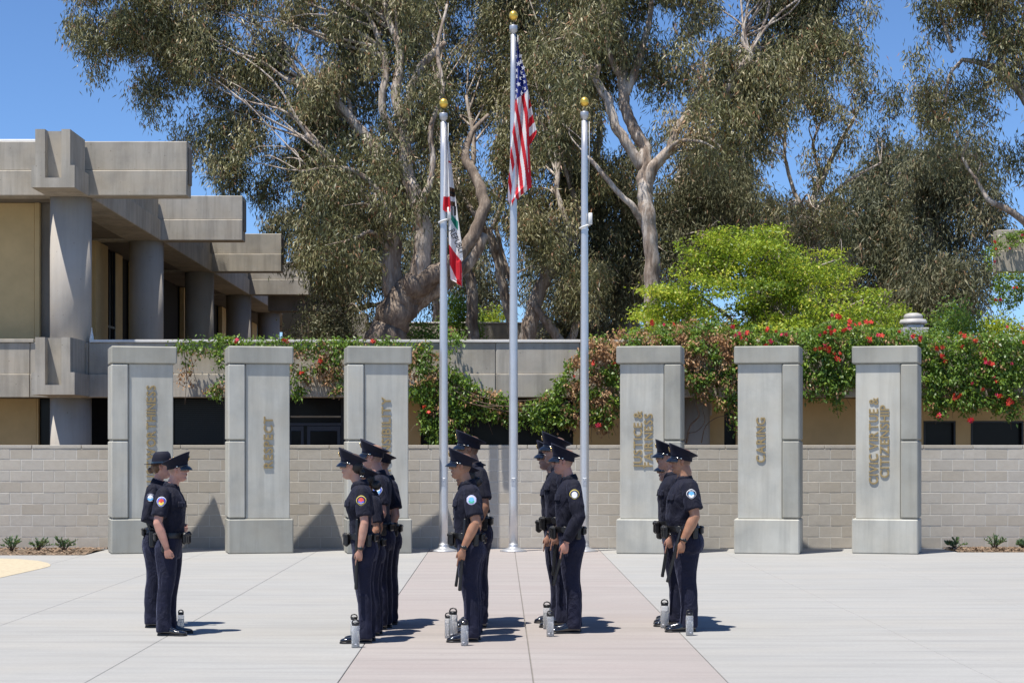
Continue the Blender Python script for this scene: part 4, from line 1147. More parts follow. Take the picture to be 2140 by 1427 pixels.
V['woman'] = build_variant(dict(larm=((.01, .175, 1.44), (-.015, .25, 1.15), (.035, .245, .90)), rarm=((.01, .175, 1.44), (-.02, .25, 1.15), (.03, .245, .90)), lhand=HOLD, rhand=REST, seed=15, female=True, width=.93, depth=.93, headf=.015, lean=.03, bun=(-.105, .055, .028)))
V['woman2'] = build_variant(dict(ARM, lhand=HOLD, rhand=REST, seed=19, female=True, width=.98, headf=.0, bun=(-.13, .045, .058)))
V['lead'] = build_variant(dict(larm=((.0, .190, 1.445), (-.045, .275, 1.150), (.02, .262, .90)), rarm=((-.01, .195, 1.445), (-.055, .275, 1.15), (.035, .27, .90)), lhand=REST, rhand=((.10, -.03, -1.0), (1, 0, .1), (62, 70, 72, 72)), seed=23, headf=.0, watchside=-1, arm=1.0))
V['woman_hat'] = build_variant(dict(larm=((.0, .18, 1.445), (-.03, .26, 1.16), (.21, .12, 1.07)), rarm=((.0, .18, 1.445), (-.045, .255, 1.150), (.23, .13, 1.045)), lhand=((.9, -.2, -.1), (0, .2, 1), (30, 35, 40, 40)), rhand=((.9, -.2, -.1), (0, .2, 1), (30, 35, 40, 40)), seed=27, female=True, long=True, hat='campaign', width=.96, headf=-.03, bun=(-.12, .075, .036)))
PD_ = dict(
    b1=('yellow', 'navy', ('red', 'blue'), [('POLICE', -.031, .012, 'yellow')], 'dome'),
    c1=('lav', 'lav', ('sky', 'green'), [('POLICE', -.037, .011, 'navy')], 'oct'),
    d1=('yellow', 'navy', ('white', 'white'), [('POLICE', -.035, .011, 'white')], 'dome'),
    e1=('white', 'navy', ('sky', 'white'), [('AZUSA', .026, .012, 'white'), ('POLICE', -.038, .011, 'white')], 'dome'),
    a1=('white', 'blue', ('red', 'yellow'), [('POLICE', .028, .010, 'white')], 'shield'),
    a2=('navy', 'navy', ('white', 'sky'), [('CYPRESS', .030, .012, 'white'), ('POLICE', -.040, .011, 'white')], 'dome'),
    b3=('white', 'blue', ('white', 'sky'), [('POLICE', -.036, .011, 'white')], 'shield'),
    d2=('yellow', 'blue', ('white', 'red'), [('POLICE', -.036, .011, 'white')], 'dome'),
    e2=('white', 'sky', ('white', 'blue'), [('POLICE', -.036, .011, 'navy')], 'oct'))
GA, GB_, GC, GDd, GE = 'pair of officers facing right', 'file of officers in front of the RESPONSIBILITY pillar', 'file of officers between left and middle flagpoles', 'file of officers before the right flagpole', 'file of officers in front of the JUSTICE pillar'
def bt(lbl, f0=.056, f1=.108, z0=1.19, z1=.50, y=.232): return ((f0, y, z0), (f1, y + .005, z1), lbl)
# facing right
person(V['woman_hat'], 325, 1309, 943, 1, 'woman in campaign hat with brown hair bun, facing right behind a capped officer', 'pink', GA, PD_['a2'], -1, None, hair='hair_brown', watch=False)
person(V['lead'], 351, 1325.5, 944, 1, 'officer in peaked cap and short sleeves facing right with a closed fist', 'pink', GA, PD_['a1'], -1, None, watch=False)
# file B
person(V['woman'], 764, 1341, 935, -1, 'woman officer in front with yellow-edged shoulder patch, bare forearm along a baton', 'light', GB_, PD_['b1'], 1, ((.062, .222, 1.19), (.075, .225, .52), 'black baton held upright along the thigh by the front woman officer'))
person(V['woman2'], 781, 1326, 966, -1, 'shorter officer with a big black hair bun under the cap, second in the leftmost file', 'tan', GB_, None, 1, None, hair='hair_dark')
person(V['man2'], 797, 1313, 917, -1, 'tall short-sleeved officer third in the leftmost file, cap rising above the woman in front', 'pink', GB_, PD_['b3'], 1, None, turn=-5)
person(V['man'], 815, 1303, 932, -1, 'rearmost officer of the leftmost file, cropped head against the RESPONSIBILITY lettering', 'light', GB_, None, 1, None, turn=6)
# file C
person(V['man'], 985, 1338.5, 935, -1, 'short-sleeved officer with round pale-blue patch and watch, front of the middle file', 'tan', GC, PD_['c1'], 1, bt('black baton hanging from the hand of the front officer with the round blue patch'))
person(V['woman2'], 991, 1324, 958, -1, 'shorter officer mostly hidden behind the front officer by the left flagpole', 'tan', GC, None, 1, ((.10, .232, 1.17), (.19, .235, .52), 'black baton pointing down ahead of the legs of the middle file'))
person(V['man2'], 999, 1310, 898, -1, 'tallest officer, cap raised highest behind the middle file', 'brown', GC, None, 1, None, turn=4)
person(V['man'], 1003, 1299, 948, -1, 'rearmost officer of the middle file, almost wholly hidden', 'light', GC, None, 1, None)
# file D
person(V['long'], 1197, 1320.5, 926, -1, 'long-sleeved officer with gold and white shoulder patch, front of three', 'pink', GDd, PD_['d1'], 1, ((.06, .232, 1.0), (.20, .235, .48), 'black baton angled forward in the hand of the long-sleeved officer'), watch=False)
person(V['man2'], 1178, 1308, 901, -1, 'tall officer standing second behind the long-sleeved officer, cap highest of the three', 'light', GDd, PD_['d2'], 1, bt('black baton tip showing among the legs behind the long-sleeved officer'))
person(V['man'], 1166, 1299, 920, -1, 'furthest left officer of the file by the right flagpole, profile clear of the others', 'light', GDd, None, 1, None, turn=-5)
# file E
person(V['heavy'], 1437, 1317.5, 926, -1, 'stocky short-sleeved officer with navy and white mountain patch, front of the rightmost file', 'tan', GE, PD_['e1'], 1, ((.09, .245, 1.02), (.225, .25, .50), 'black baton angled forward in the hand of the stocky officer'))
person(V['man2'], 1413, 1306, 918, -1, 'slimmer officer just left of the stocky one, holding a sloping baton', 'light', GE, PD_['e2'], 1, ((.06, .232, 1.15), (.16, .235, .50), 'black baton showing left of the stocky officer'))
person(V['man'], 1413, 1297, 950, -1, 'officer at the back of the rightmost file, nearly hidden', 'light', GE, None, 1, ((.06, .232, 1.15), (.165, .235, .56), 'furthest black baton tip left of the stocky officer'))

# ------------------------------------------------------------------ water bottles
def mat_glass(name, c, ior=1.35, rough=0.02):
    b = NB(name, rough); b.b.inputs['Base Color'].default_value = (*c, 1); b.b.inputs['Transmission Weight'].default_value = 1.0; b.b.inputs['IOR'].default_value = ior; return b.m
M['plastic'] = mat_glass('clear_plastic', (0.95, 0.96, 0.97), 1.10, .08); M['plastic'].node_tree.nodes['Principled BSDF'].inputs['Transmission Weight'].default_value = .80  # part-diffuse clear plastic: pale ground reflection put into the colour
M['water'] = mat_glass('water', (0.93, 0.95, 0.97), 1.14, .1); M['water'].node_tree.nodes['Principled BSDF'].inputs['Transmission Weight'].default_value = .72  # part-diffuse as well, same painted-in pale reflection
bm = bmesh.new(); lathe(bm, [(0.001, 0.001), (.034, .001), (.0375, .006), (.0375, .19), (.034, .20), (.028, .208), (.026, .208), (.032, .197), (.035, .188), (.035, .008), (0.001, .006)], 28); BT = tomesh('bottle', bm)
bm = bmesh.new(); lathe(bm, [(0.001, .0085), (.0345, .0085), (.0345, .150), (0.001, .150)], 24); WT = tomesh('water', bm)
bm = bmesh.new(); lathe(bm, [(.030, .200), (.033, .203), (.033, .222), (.028, .228), (.001, .229)], 24)
tube(bm, [(-.029, 0, .215), (-.031, 0, .230), (-.024, 0, .248), (0, 0, .256), (.024, 0, .248), (.031, 0, .230), (.029, 0, .215)], [.011] * 7, 8, flat=[.006] * 7, ref=(0, 1, 0)); LD = tomesh('lid', bm, True)
bm = bmesh.new(); bx(bm, -.012, .006, -.0385, -.0372, .03, .04); LB = tomesh('print', bm)
for px, yf, top, lbl in ((378, 1322, 1274, 'clear water bottle with black loop lid standing by the shoes of the officer facing right'),
                        (743, 1354, 1294, 'clear water bottle in front of the woman officer with the yellow patch'),
                        (740, 1338, 1283, 'clear water bottle half hidden just behind the one before the front woman officer'),
                        (971, 1350, 1294, 'clear water bottle beside the polished shoe of the round-patch officer'),
                        (947, 1334, 1270, 'clear water bottle with loop lid, rear of the three in the middle file'),
                        (937, 1334, 1280, 'water bottle at the left of the three beside the middle file'),
                        (1150, 1331, 1276, 'clear water bottle in front of the long-sleeved officer'),
                        (1143, 1315, 1257, 'clear water bottle behind the one in front of the long-sleeved officer'),
                        (1441, 1329, 1274, 'clear water bottle standing at the heel of the stocky officer'),
                        (1389, 1313, 1252, 'clear water bottle at the toes left of the stocky officer')):
    D = GD(yf - 1.5); s = F / D; k = (yf - top) / s / .262
    r_ = empty('water_bottle', (X(px, D), D, 0.0), R(random.Random(px).uniform(-25, 25)), lbl, 'water bottle', 'water bottles on the ground by the officers'); r_.scale = (k, k, k)
    bo_ = link('bottle', BT, M['plastic'], r_); link('water', WT, M['water'], r_); link('lid', LD, M['polymer'], r_); link('print', LB, PC['white'], bo_)
# ------------------------------------------------------------------ vegetation
def mat_leaf(name, stops, rough=0.5, trans=0.35, tcol=(0.35, 0.4, 0.08), spec=.5):
    b = NB(name, rough)
    at = b.n.new('ShaderNodeAttribute'); at.attribute_name = 'tint'
    col = b.ramp(at.outputs['Fac'], stops); b.col(col)
    b.b.inputs['Specular IOR Level'].default_value = spec
    tr = b.n.new('ShaderNodeBsdfTranslucent'); b.lk(b.mix(.5, col, tcol), tr.inputs[0])
    mx = b.n.new('ShaderNodeMixShader'); mx.inputs[0].default_value = trans
    b.lk(b.b.outputs[0], mx.inputs[1]); b.lk(tr.outputs[0], mx.inputs[2]); b.lk(mx.outputs[0], b.n['Material Output'].inputs[0])
    return b.m
M['euc'] = mat_leaf('eucalyptus_leaf', [(0.0, (.065, .075, .03)), (.35, (.17, .17, .07)), (.7, (.33, .30, .155)), (.86, (.50, .43, .26)), (.95, (.28, .13, .07)), (1, (.36, .19, .10))], .5, .13, (.42, .38, .14), .45)
M['euc_far'] = mat_leaf('far_eucalyptus_leaf', [(0.0, (.07, .08, .045)), (.5, (.15, .15, .08)), (.85, (.24, .22, .13)), (1, (.24, .14, .08))], .6, .13, (.34, .34, .13), .3)
M['lime'] = mat_leaf('yellow_green_leaf', [(0.0, (.08, .15, .015)), (.5, (.30, .40, .03)), (.85, (.50, .54, .06)), (1, (.60, .48, .08))], .5, .30, (.6, .75, .06), .4)
M['vine'] = mat_leaf('vine_leaf', [(0.0, (.06, .12, .025)), (.4, (.12, .21, .035)), (.8, (.22, .34, .055)), (1, (.42, .50, .09))], .42, .3, (.5, .65, .05), .45)
M['dead'] = mat_leaf('dry_vine_leaf', [(0.0, (.26, .13, .06)), (.5, (.46, .28, .15)), (1, (.62, .43, .25))], .7, .25, (.6, .36, .15), .2)
M['shrub'] = mat_leaf('green_shrub_leaf', [(0.0, (.07, .14, .03)), (.6, (.16, .30, .05)), (1, (.30, .44, .08))], .5, .35, (.5, .65, .08), .4)
M['jade'] = mat_leaf('small_shrub_leaf', [(0.0, (.05, .11, .06)), (.6, (.10, .19, .11)), (1, (.2, .3, .08))], .45, .25)
def mat_bark(name, pale, mid, dark, rough_base=True):
    b = NB(name, .85)
    n1 = b.noise(1.3, 6, .65, sc3=(3.2, 3.2, .8), dist=.5)
    col = b.ramp(n1, [(.34, dark), (.45, mid), (.56, pale), (.75, g(pale, 1.15))])
    n2 = b.noise(4, 6, .7, sc3=(4, 4, .7)); col = b.mix(b.ramp(n2, [(.42, (.55,) * 3), (.6, (0, 0, 0))]), col, g(mid, .55))
    b.col(col); b.bump(b.math('ADD', n2, n1), .8, .04); return b.m
M['bark'] = mat_bark('eucalyptus_bark', (.60, .53, .46), (.36, .28, .22), (.13, .09, .065))
M['bark_rough'] = mat_bark('rough_lower_bark', (.34, .27, .21), (.22, .165, .125), (.10, .072, .055))
M['twig'] = mat_plain('twig', (.10, .07, .05), .85, var=.3)
M['vstem'] = mat_plain('vine_stem', (.17, .12, .08), .85, var=.3)
M['petal'] = mat_leaf('trumpet_petal', [(0.0, (.62, .03, .04)), (.5, (.78, .08, .04)), (1, (.85, .24, .06))], .5, .3, (.8, .1, .05), .3)
M['petal_pink'] = mat_leaf('pink_petal', [(0.0, (.6, .02, .09)), (1, (.75, .06, .12))], .5, .3, (.8, .1, .2), .3)

def norm(a): return a / (np.linalg.norm(a, axis=1, keepdims=True) + 1e-9)
def leafmesh(name, pos, dirs, L, W, rg, tint, bend=.12):
    """pos,dirs: (N,3); kite-shaped leaves, two triangles each"""
    N = len(pos); d = norm(dirs); s = norm(np.cross(d, norm(rg.normal(size=(N, 3)))))
    up = np.cross(d, s)
    L = np.broadcast_to(L, (N,))[:, None]; W = np.broadcast_to(W, (N,))[:, None]
    v = np.empty((N, 4, 3), np.float32)
    v[:, 0] = pos; v[:, 1] = pos + d * L * .38 + s * W * .5 + up * L * bend * .5
    v[:, 2] = pos + d * L; v[:, 3] = pos + d * L * .38 - s * W * .5 + up * L * bend * .5
    me = bpy.data.meshes.new(name); me.vertices.add(N * 4); me.vertices.foreach_set('co', v.ravel())
    me.loops.add(N * 4); me.loops.foreach_set('vertex_index', np.arange(N * 4, dtype=np.int32))
    me.polygons.add(N); me.polygons.foreach_set('loop_start', np.arange(0, N * 4, 4, dtype=np.int32))
    try: me.polygons.foreach_set('loop_total', np.full(N, 4, np.int32))
    except Exception: pass
    at = me.attributes.new('tint', 'FLOAT', 'FACE'); at.data.foreach_set('value', np.asarray(tint, np.float32))
    me.update(calc_edges=True); return me
def inpoly(px, py, poly):
    c = np.zeros(len(px), bool); n = len(poly); j = n - 1
    for i in range(n):
        xi, yi = poly[i]; xj, yj = poly[j]
        c ^= ((yi > py) != (yj > py)) & (px < (xj - xi) * (py - yi) / (yj - yi + 1e-9) + xi); j = i
    return c
def sample_poly(poly, n, rg):
    P_ = np.array(poly); lo, hi = P_.min(0), P_.max(0); out = np.empty((0, 2))
    while len(out) < n:
        q = rg.uniform(lo, hi, (n * 2, 2)); q = q[inpoly(q[:, 0], q[:, 1], poly)]; out = np.vstack([out, q])
    return out[:n]
def clear_beam(c):
    px, py = CX + c[0] * F / c[1], CY - (c[2] - CH) * F / c[1]
    return not (c[1] < 65.2 and px < 664 and 536 < py < 628)
def polyarea(poly):
    return abs(sum(poly[i][0] * poly[(i + 1) % len(poly)][1] - poly[(i + 1) % len(poly)][0] * poly[i][1] for i in range(len(poly)))) / 2
def crown(name, poly, D, thick, lpm2, parent, mat, seed, L=.17, W=.033, per=50, gate=.04, gs=.55, spread=.5, sr=(.15, .15, .22), droop=1.0, org=None, tshift=0.0, twigs=True, hold=None, slope=0.30, back=0.0, clump=7, cr=(.50, .50, .38)):
    rg = np.random.default_rng(seed); s = F / D
    A = polyarea(poly) / s / s; ns = int(A * lpm2 / per)
    q = sample_poly(poly, int(ns * (1.0 if gate <= -1 else 2.6)), rg)
    dd = D + rg.normal(0, thick * .42, len(q)).clip(-thick, thick)
    dd = dd + slope * ((500 - q[:, 1]) / F * D - 2.0) + back      # domed face: the top leans away
    X_ = (q[:, 0] - CX) / F * dd; Zz = CH - (q[:, 1] - CY) / F * dd
    keep = []
    for i in range(len(q)):
        v = .8 * noise.noise(Vector((X_[i] * gs + seed, dd[i] * gs, Zz[i] * gs * .8))) + .8 * noise.noise(Vector((X_[i] * gs * 2.9, dd[i] * gs * 2.9 + seed, Zz[i] * gs * 1.9)))
        keep.append(v > gate)
    keep = np.array(keep); C = np.stack([X_, dd, Zz], 1)[keep][:ns]
    if hold is not None:
        C = C[[hold(c) for c in C]]
    if clump > 1:
        k_ = max(1, len(C) // clump); cc = C[rg.permutation(len(C))[:k_]]
        o_ = rg.normal(size=(k_ * clump, 3)); o_ = o_ / np.linalg.norm(o_, axis=1, keepdims=True) * rg.uniform(.25, 1, (len(o_), 1)) ** .5
        sc_ = np.repeat(rg.uniform(.65, 1.35, (k_, 1)), clump, 0)
        C = np.repeat(cc, clump, 0) + o_ * np.array(cr) * sc_
    ns = len(C)
    st = np.clip(.36 + tshift + rg.normal(0, .08, ns) + (np.repeat(rg.normal(0, .19, ns // clump + 1), clump)[:ns]), 0, .86)
    c = np.repeat(C, per, 0); off = rg.normal(size=(ns * per, 3)) * np.array(sr)
    pos = c + off
    dirs = np.array([0, 0, -droop]) + rg.normal(size=pos.shape) * spread + off * np.array([.9, .9, .1])
    tint = np.clip(np.repeat(st, per) + rg.normal(0, .16, len(pos)), 0, .9); red = rg.random(len(pos)) < .05; tint[red] = rg.uniform(.92, 1, red.sum())
    o0 = np.array(org if org is not None else (0, 0, 0)); pos = pos - o0
    me = leafmesh(name, pos, dirs, L * rg.uniform(.7, 1.25, len(pos)), W * rg.uniform(.7, 1.3, len(pos)), rg, tint)
    o = tag(link(name, me, mat, parent), kind='stuff')
    if twigs:
        bm_v, bm_f = [], []
        rr = random.Random(seed)
        for k in range(0, ns, 2):
            p = Vector(C[k] - o0) + Vector((rr.uniform(-.15, .15), 0, .35)); q_ = p + Vector((rr.uniform(-.5, .5), rr.uniform(-.4, .4), -rr.uniform(.3, .9)))
            w_ = rr.uniform(.005, .011); b0 = len(bm_v)
            bm_v += [p + Vector((w_, 0, 0)), p + Vector((-w_ * .5, w_, 0)), p + Vector((-w_ * .5, -w_, 0)), q_]
            bm_f += [(b0, b0 + 1, b0 + 3), (b0 + 1, b0 + 2, b0 + 3), (b0 + 2, b0, b0 + 3)]
        tag(link('twigs', pymesh('twigs', bm_v, bm_f), M['twig'], parent), kind='stuff')
    return o, C
def limb(name, pts, D, parent, org, mat, seed=0, seg=10):
    """pts: (px, py, width px, depth offset)"""
    sp = spline(pts, 7); rr = random.Random(seed); out = []; rad = []
    for k, (x, y, w_, d) in enumerate(sp):
        Dy = D + d + max(0, (450 - y)) / F * D * .26; p = P(x, y, Dy) - Vector(org)
        n_ = Vector((noise.noise(Vector((k * .35, seed, 0))), noise.noise(Vector((k * .35, seed, 7))), 0)) * w_ / F * D * .18
        out.append(p + n_); rad.append(max(.006, w_ / 2 / F * D * (1 + .07 * noise.noise(Vector((k * .6, seed, 3))))))
    bm = bmesh.new(); tube(bm, out, rad, seg)
    for v in bm.verts:
        v.co += Vector((noise.noise(v.co * 2.2 + Vector((seed, 0, 0))), noise.noise(v.co * 2.2 + Vector((0, seed, 0))), 0)) * .03
    return link(name, tomesh(name, bm, True), mat, parent)
def tree(kind, D, base, label, trunks, poly, thick, lpm2, seed, group='eucalyptus trees behind the terrace', mat='euc', barks=('bark_rough', 'bark'), boughs=36, **kw):
    org = (X(base, D), D, 3.05)
    r_ = empty(kind, org, 0, label, 'tree', group)
    ends = []
    for i, t in enumerate(trunks):
        limb('trunk' if i == 0 else 'limb', t, D, r_, org, M[barks[0] if t[0][1] > 660 and t[0][2] > 40 else barks[1]], seed + i, 12 if i == 0 else 9)
        ends += [(a, b, c, d) for a, b, c, d in t[1:]]
    polys = poly if isinstance(poly[0][0], (list, tuple)) else [poly]
    Cs = []
    for i, pl in enumerate(polys):
        o, C = crown('crown', pl, D, thick, lpm2, r_, M[mat], seed * 7 + i, org=org, **kw); Cs.append(C)
    C = np.vstack(Cs); rr = random.Random(seed)
    # secondary boughs reaching from the limbs into the foliage
    more = []
    for t in trunks:
        sp = spline([(a, b, c, d) for a, b, c, d in t], 3); more += [tuple(q) for q in sp[2:]]
    ends = more; used = {}
    bm = bmesh.new()
    for k in range(boughs):
        c = C[rr.randrange(len(C))]
        px, py = CX + c[0] * F / D, CY - (c[2] - CH) * F / D
        free = [e for e in ends if used.get(e, 0) < 2] or ends
        best = min(free, key=lambda e: (e[0] - px) ** 2 + (max(0, py - e[1]) * 2 + abs(e[1] - py)) ** 2 * .8)
        used[best] = used.get(best, 0) + 1
        a = P(best[0], best[1], D + best[3] + max(0, 450 - best[1]) / F * D * .26); b_ = Vector(c)
        if (a - b_).length > 4.5: b_ = a + (b_ - a).normalized() * 4.5
        m1 = a.lerp(b_, .35) + Vector((rr.uniform(-.3, .3), 0, rr.uniform(0, .5))); m2 = a.lerp(b_, .7) + Vector((rr.uniform(-.3, .3), rr.uniform(-.2, .2), rr.uniform(.1, .5)))
        w0 = min(.085, best[2] / 2 / F * D * .6)
        pts = spline([tuple(a), tuple(m1), tuple(m2), tuple(b_)], 4)
        tube(bm, [Vector(p) - Vector(org) for p in pts], [w0 * (1 - .85 * q / (len(pts) - 1)) for q in range(len(pts))], 6)
    tag(link('boughs', tomesh('boughs', bm, True), M[barks[1]], r_), kind='stuff')
    return r_
# T1: great leaning tree behind the left flagpole
tree('eucalyptus_tree', 50, 820, 'largest eucalyptus with thick forked trunk, its crown overhanging the left building',
     [[(800, 722, 84, 0), (825, 660, 74, 0), (850, 618, 70, 0), (880, 590, 58, -.2), (930, 560, 36, -.4), (970, 520, 29, -.5), (1000, 470, 26, -.5), (1010, 415, 24, -.5), (992, 365, 21, -.4), (972, 330, 18, -.3), (985, 280, 12, -.2), (1020, 240, 7, 0)],
      [(826, 650, 46, .2), (818, 560, 42, .3), (822, 470, 38, .2), (805, 380, 34, 0), (780, 310, 26, 0), (735, 250, 20, -.2), (690, 200, 14, -.4), (640, 170, 9, -.5)],
      [(870, 600, 44, -.2), (884, 520, 40, -.3), (878, 440, 36, -.4), (852, 370, 32, -.4), (846, 300, 26, -.5), (852, 220, 22, -.5), (880, 140, 18, -.5), (930, 90, 12, -.5)],
      [(850, 300, 24, -.5), (828, 200, 22, -.6), (836, 110, 18, -.6), (812, 40, 14, -.6), (790, -60, 10, -.6)],
      [(832, 300, 18, 0), (800, 230, 17, -.3), (806, 140, 15, -.5), (790, 80, 12, -.6), (760, 10, 9, -.6)],
      [(845, 655, 40, .4), (890, 620, 34, .4), (940, 585, 28, .5), (985, 545, 24, .6), (1015, 490, 18, .6)],
      [(880, 430, 16, -.8), (905, 350, 14, -.9), (900, 270, 12, -1), (925, 190, 10, -1), (915, 100, 8, -1), (935, 10, 6, -1)], [(815, 460, 15, -.6), (790, 400, 13, -.8), (745, 360, 11, -.9), (690, 350, 8, -1), (630, 360, 5, -1)],
      [(815, 500, 20, 0), (770, 420, 17, -.3), (700, 340, 13, -.6), (640, 280, 9, -.8)]],
     [(178, -120), (160, 0), (172, 60), (168, 100), (200, 140), (222, 85), (262, 118), (285, 185), (318, 205), (310, 240), (380, 238), (372, 275), (400, 310), (432, 330), (408, 395), (470, 420), (520, 445), (600, 430), (640, 560), (700, 610), (770, 590), (800, 480), (900, 420), (930, 200), (900, -120), (500, -170)],
     2.4, 2700, 11, boughs=70, gate=.04, gs=.7, back=.45, hold=lambda c: clear_beam(c) and not (c[1] < 50.4 and CX + c[0] * F / c[1] < 640))
# sparse drooping tips at the upper left
# T2 leaning trunk in the shade by the annex
tree('eucalyptus_tree', 60, 690, 'shaded eucalyptus with slim leaning trunk between the annex and the great forked trunk',
     [[(678, 722, 34, 0), (708, 670, 30, 0), (735, 615, 26, 0), (742, 560, 22, 0), (730, 500, 16, 0)], [(735, 625, 14, 0), (770, 560, 12, 0), (790, 480, 9, 0)]],
     [(540, 470), (600, 440), (800, 440), (840, 560), (820, 640), (770, 690), (640, 700), (655, 620), (600, 560)], 2.2, 2100, 21, mat='euc_far', boughs=10, hold=clear_beam, L=.19, W=.036)
# T3 centre
tree('eucalyptus_tree', 56, 1000, 'slender twin-stemmed eucalyptus seen between the left and middle flagpoles',
     [[(1082, 722, 24, 0), (1060, 640, 22, 0), (1046, 570, 21, 0), (1028, 500, 20, 0), (1006, 470, 16, 0), (985, 400, 13, 0), (990, 300, 10, 0), (975, 200, 7, 0)],
      [(1080, 620, 13, 1), (1052, 540, 12, 1), (1036, 470, 9, 1)],
      [(1010, 470, 12, -1), (960, 400, 11, -1), (930, 330, 10, -1), (905, 240, 8, -1), (915, 150, 6, -1)], [(1030, 480, 11, -1), (1055, 400, 10, -1), (1045, 310, 8, -1), (1075, 230, 6, -1)],
      [(990, 722, 26, .5), (986, 650, 25, .5), (985, 590, 22, .5), (962, 540, 18, .5), (930, 500, 14, .5)]],
     [[(860, -130), (1120, -130), (1130, 420), (1010, 440), (900, 430)], [(920, 400), (1010, 380), (1000, 480), (950, 520), (900, 480)]], 2.2, 2200, 31, boughs=40, gate=0, back=.8)
# T4 right of middle pole
tree('eucalyptus_tree', 54, 1110, 'pale spotted eucalyptus leaning right behind the middle flagpole',
     [[(1100, 722, 34, 0), (1112, 660, 31, 0), (1130, 600, 29, 0), (1156, 550, 27, 0), (1182, 505, 22, 0), (1205, 440, 16, 0), (1190, 380, 12, 0)],
      [(1150, 570, 20, .5), (1185, 530, 18, .5), (1215, 480, 13, .5), (1235, 420, 8, .5)],
      [(1190, 480, 12, -1), (1165, 400, 11, -1), (1170, 310, 9, -1), (1150, 220, 7, -1), (1160, 130, 5, -1)],
      [(1175, 722, 20, -.3), (1155, 690, 20, -.3), (1128, 655, 17, -.3), (1112, 630, 10, -.3)],
      [(1190, 722, 18, .2), (1205, 680, 16, .2), (1232, 640, 13, .2), (1262, 600, 10, .2)]],
     [[(1010, -130), (1250, -130), (1250, 400), (1080, 500), (1050, 440)], [(1090, 440), (1250, 400), (1290, 600), (1240, 680), (1160, 650), (1170, 560), (1110, 540)]], 2.2, 2200, 41, boughs=36, gate=0, back=.6)
# T5 main right tree
tree('eucalyptus_tree', 48, 1365, 'tall pale-trunked eucalyptus with sweeping forked limbs right of the empty flagpole',
     [[(1365, 722, 38, 0), (1362, 640, 33, 0), (1364, 560, 32, 0), (1356, 480, 32, 0), (1350, 420, 31, 0), (1346, 380, 30, 0), (1350, 320, 26, 0), (1330, 280, 26, 0), (1312, 240, 24, 0), (1302, 180, 22, 0), (1300, 110, 18, 0), (1290, 50, 15, 0), (1296, -30, 12, 0)],
      [(1344, 350, 24, 0), (1310, 300, 22, -.2), (1285, 260, 21, -.3), (1270, 210, 20, -.3), (1245, 170, 18, -.3), (1215, 140, 15, -.3), (1222, 110, 10, -.3)],
      [(1352, 400, 24, 0), (1362, 355, 24, -.2), (1400, 310, 22, -.4), (1418, 265, 21, -.5), (1460, 232, 18, -.6), (1510, 205, 16, -.8), (1532, 160, 14, -.9), (1568, 122, 12, -1), (1552, 80, 9, -1), (1570, 40, 7, -1)],
      [(1306, 200, 18, 0), (1330, 140, 17, -.2), (1345, 90, 14, -.3), (1358, 40, 12, -.3), (1362, -40, 9, -.3)],
      [(1296, 160, 16, 0), (1272, 110, 13, -.2), (1268, 50, 11, -.3), (1250, -20, 8, -.3)],
      [(1418, 268, 15, -.5), (1440, 230, 13, -.6), (1465, 180, 9, -.8), (1470, 120, 6, -.9)],
      [(1345, 470, 17, .1), (1320, 430, 14, -.2), (1290, 400, 12, -.3), (1245, 345, 10, -.4), (1225, 325, 6, -.4)]],
     [[(1130, -140), (1800, -140), (1812, 0), (1800, 90), (1770, 160), (1715, 150), (1690, 230), (1630, 215), (1600, 290), (1560, 330), (1480, 340), (1400, 320), (1380, 240), (1340, 180), (1240, 200), (1200, 320), (1140, 300)]],
     2.2, 2700, 51, boughs=56, gate=-.05, back=.2, hold=lambda c: not (c[1] < 48.8 and abs((CX + c[0] * F / c[1]) - 1320) < 105 and 60 < CY - (c[2] - CH) * F / c[1] < 420 and (hash((round(c[0], 2), round(c[2], 2))) % 10) < 8))
# T6 crooked trunks behind pole 3
tree('eucalyptus_tree', 56, 1290, 'crooked eucalyptus with S-shaped trunk just right of the empty flagpole',
     [[(1312, 722, 30, 0), (1296, 650, 28, 0), (1272, 590, 26, 0), (1248, 540, 24, 0), (1252, 480, 24, 0), (1240, 420, 22, 0), (1240, 350, 18, 0), (1252, 300, 14, 0), (1250, 240, 10, 0)],
      [(1325, 722, 30, .6), (1320, 640, 30, .6), (1300, 560, 24, .6), (1310, 480, 18, .6), (1300, 400, 12, .6)],
      [(1300, 600, 14, 0), (1330, 540, 11, 0), (1345, 500, 8, 0)]],
     [[(1170, 330), (1340, 300), (1420, 330), (1560, 330), (1580, 470), (1480, 560), (1340, 600), (1330, 700), (1230, 700), (1250, 600), (1200, 470)]], 2.2, 2300, 61, mat='euc_far', boughs=30, L=.18, W=.035)
# T7 slim stems
tree('eucalyptus_tree', 58, 1430, 'mottled eucalyptus stem partly hidden by the yellow-green tree',
     [[(1440, 722, 24, 0), (1430, 600, 22, 0), (1425, 520, 22, 0), (1430, 450, 21, 0), (1420, 390, 19, 0), (1432, 340, 15, 0), (1460, 320, 10, 0)],
      [(1380, 560, 14, 0), (1400, 520, 13, 0), (1430, 480, 12, 0), (1460, 400, 9, 0), (1470, 340, 7, 0)]],
     [[(1380, 300), (1560, 280), (1640, 330), (1700, 470), (1640, 560), (1500, 520), (1400, 500)]], 2.0, 1900, 71, mat='euc_far', boughs=10, L=.18, W=.035)
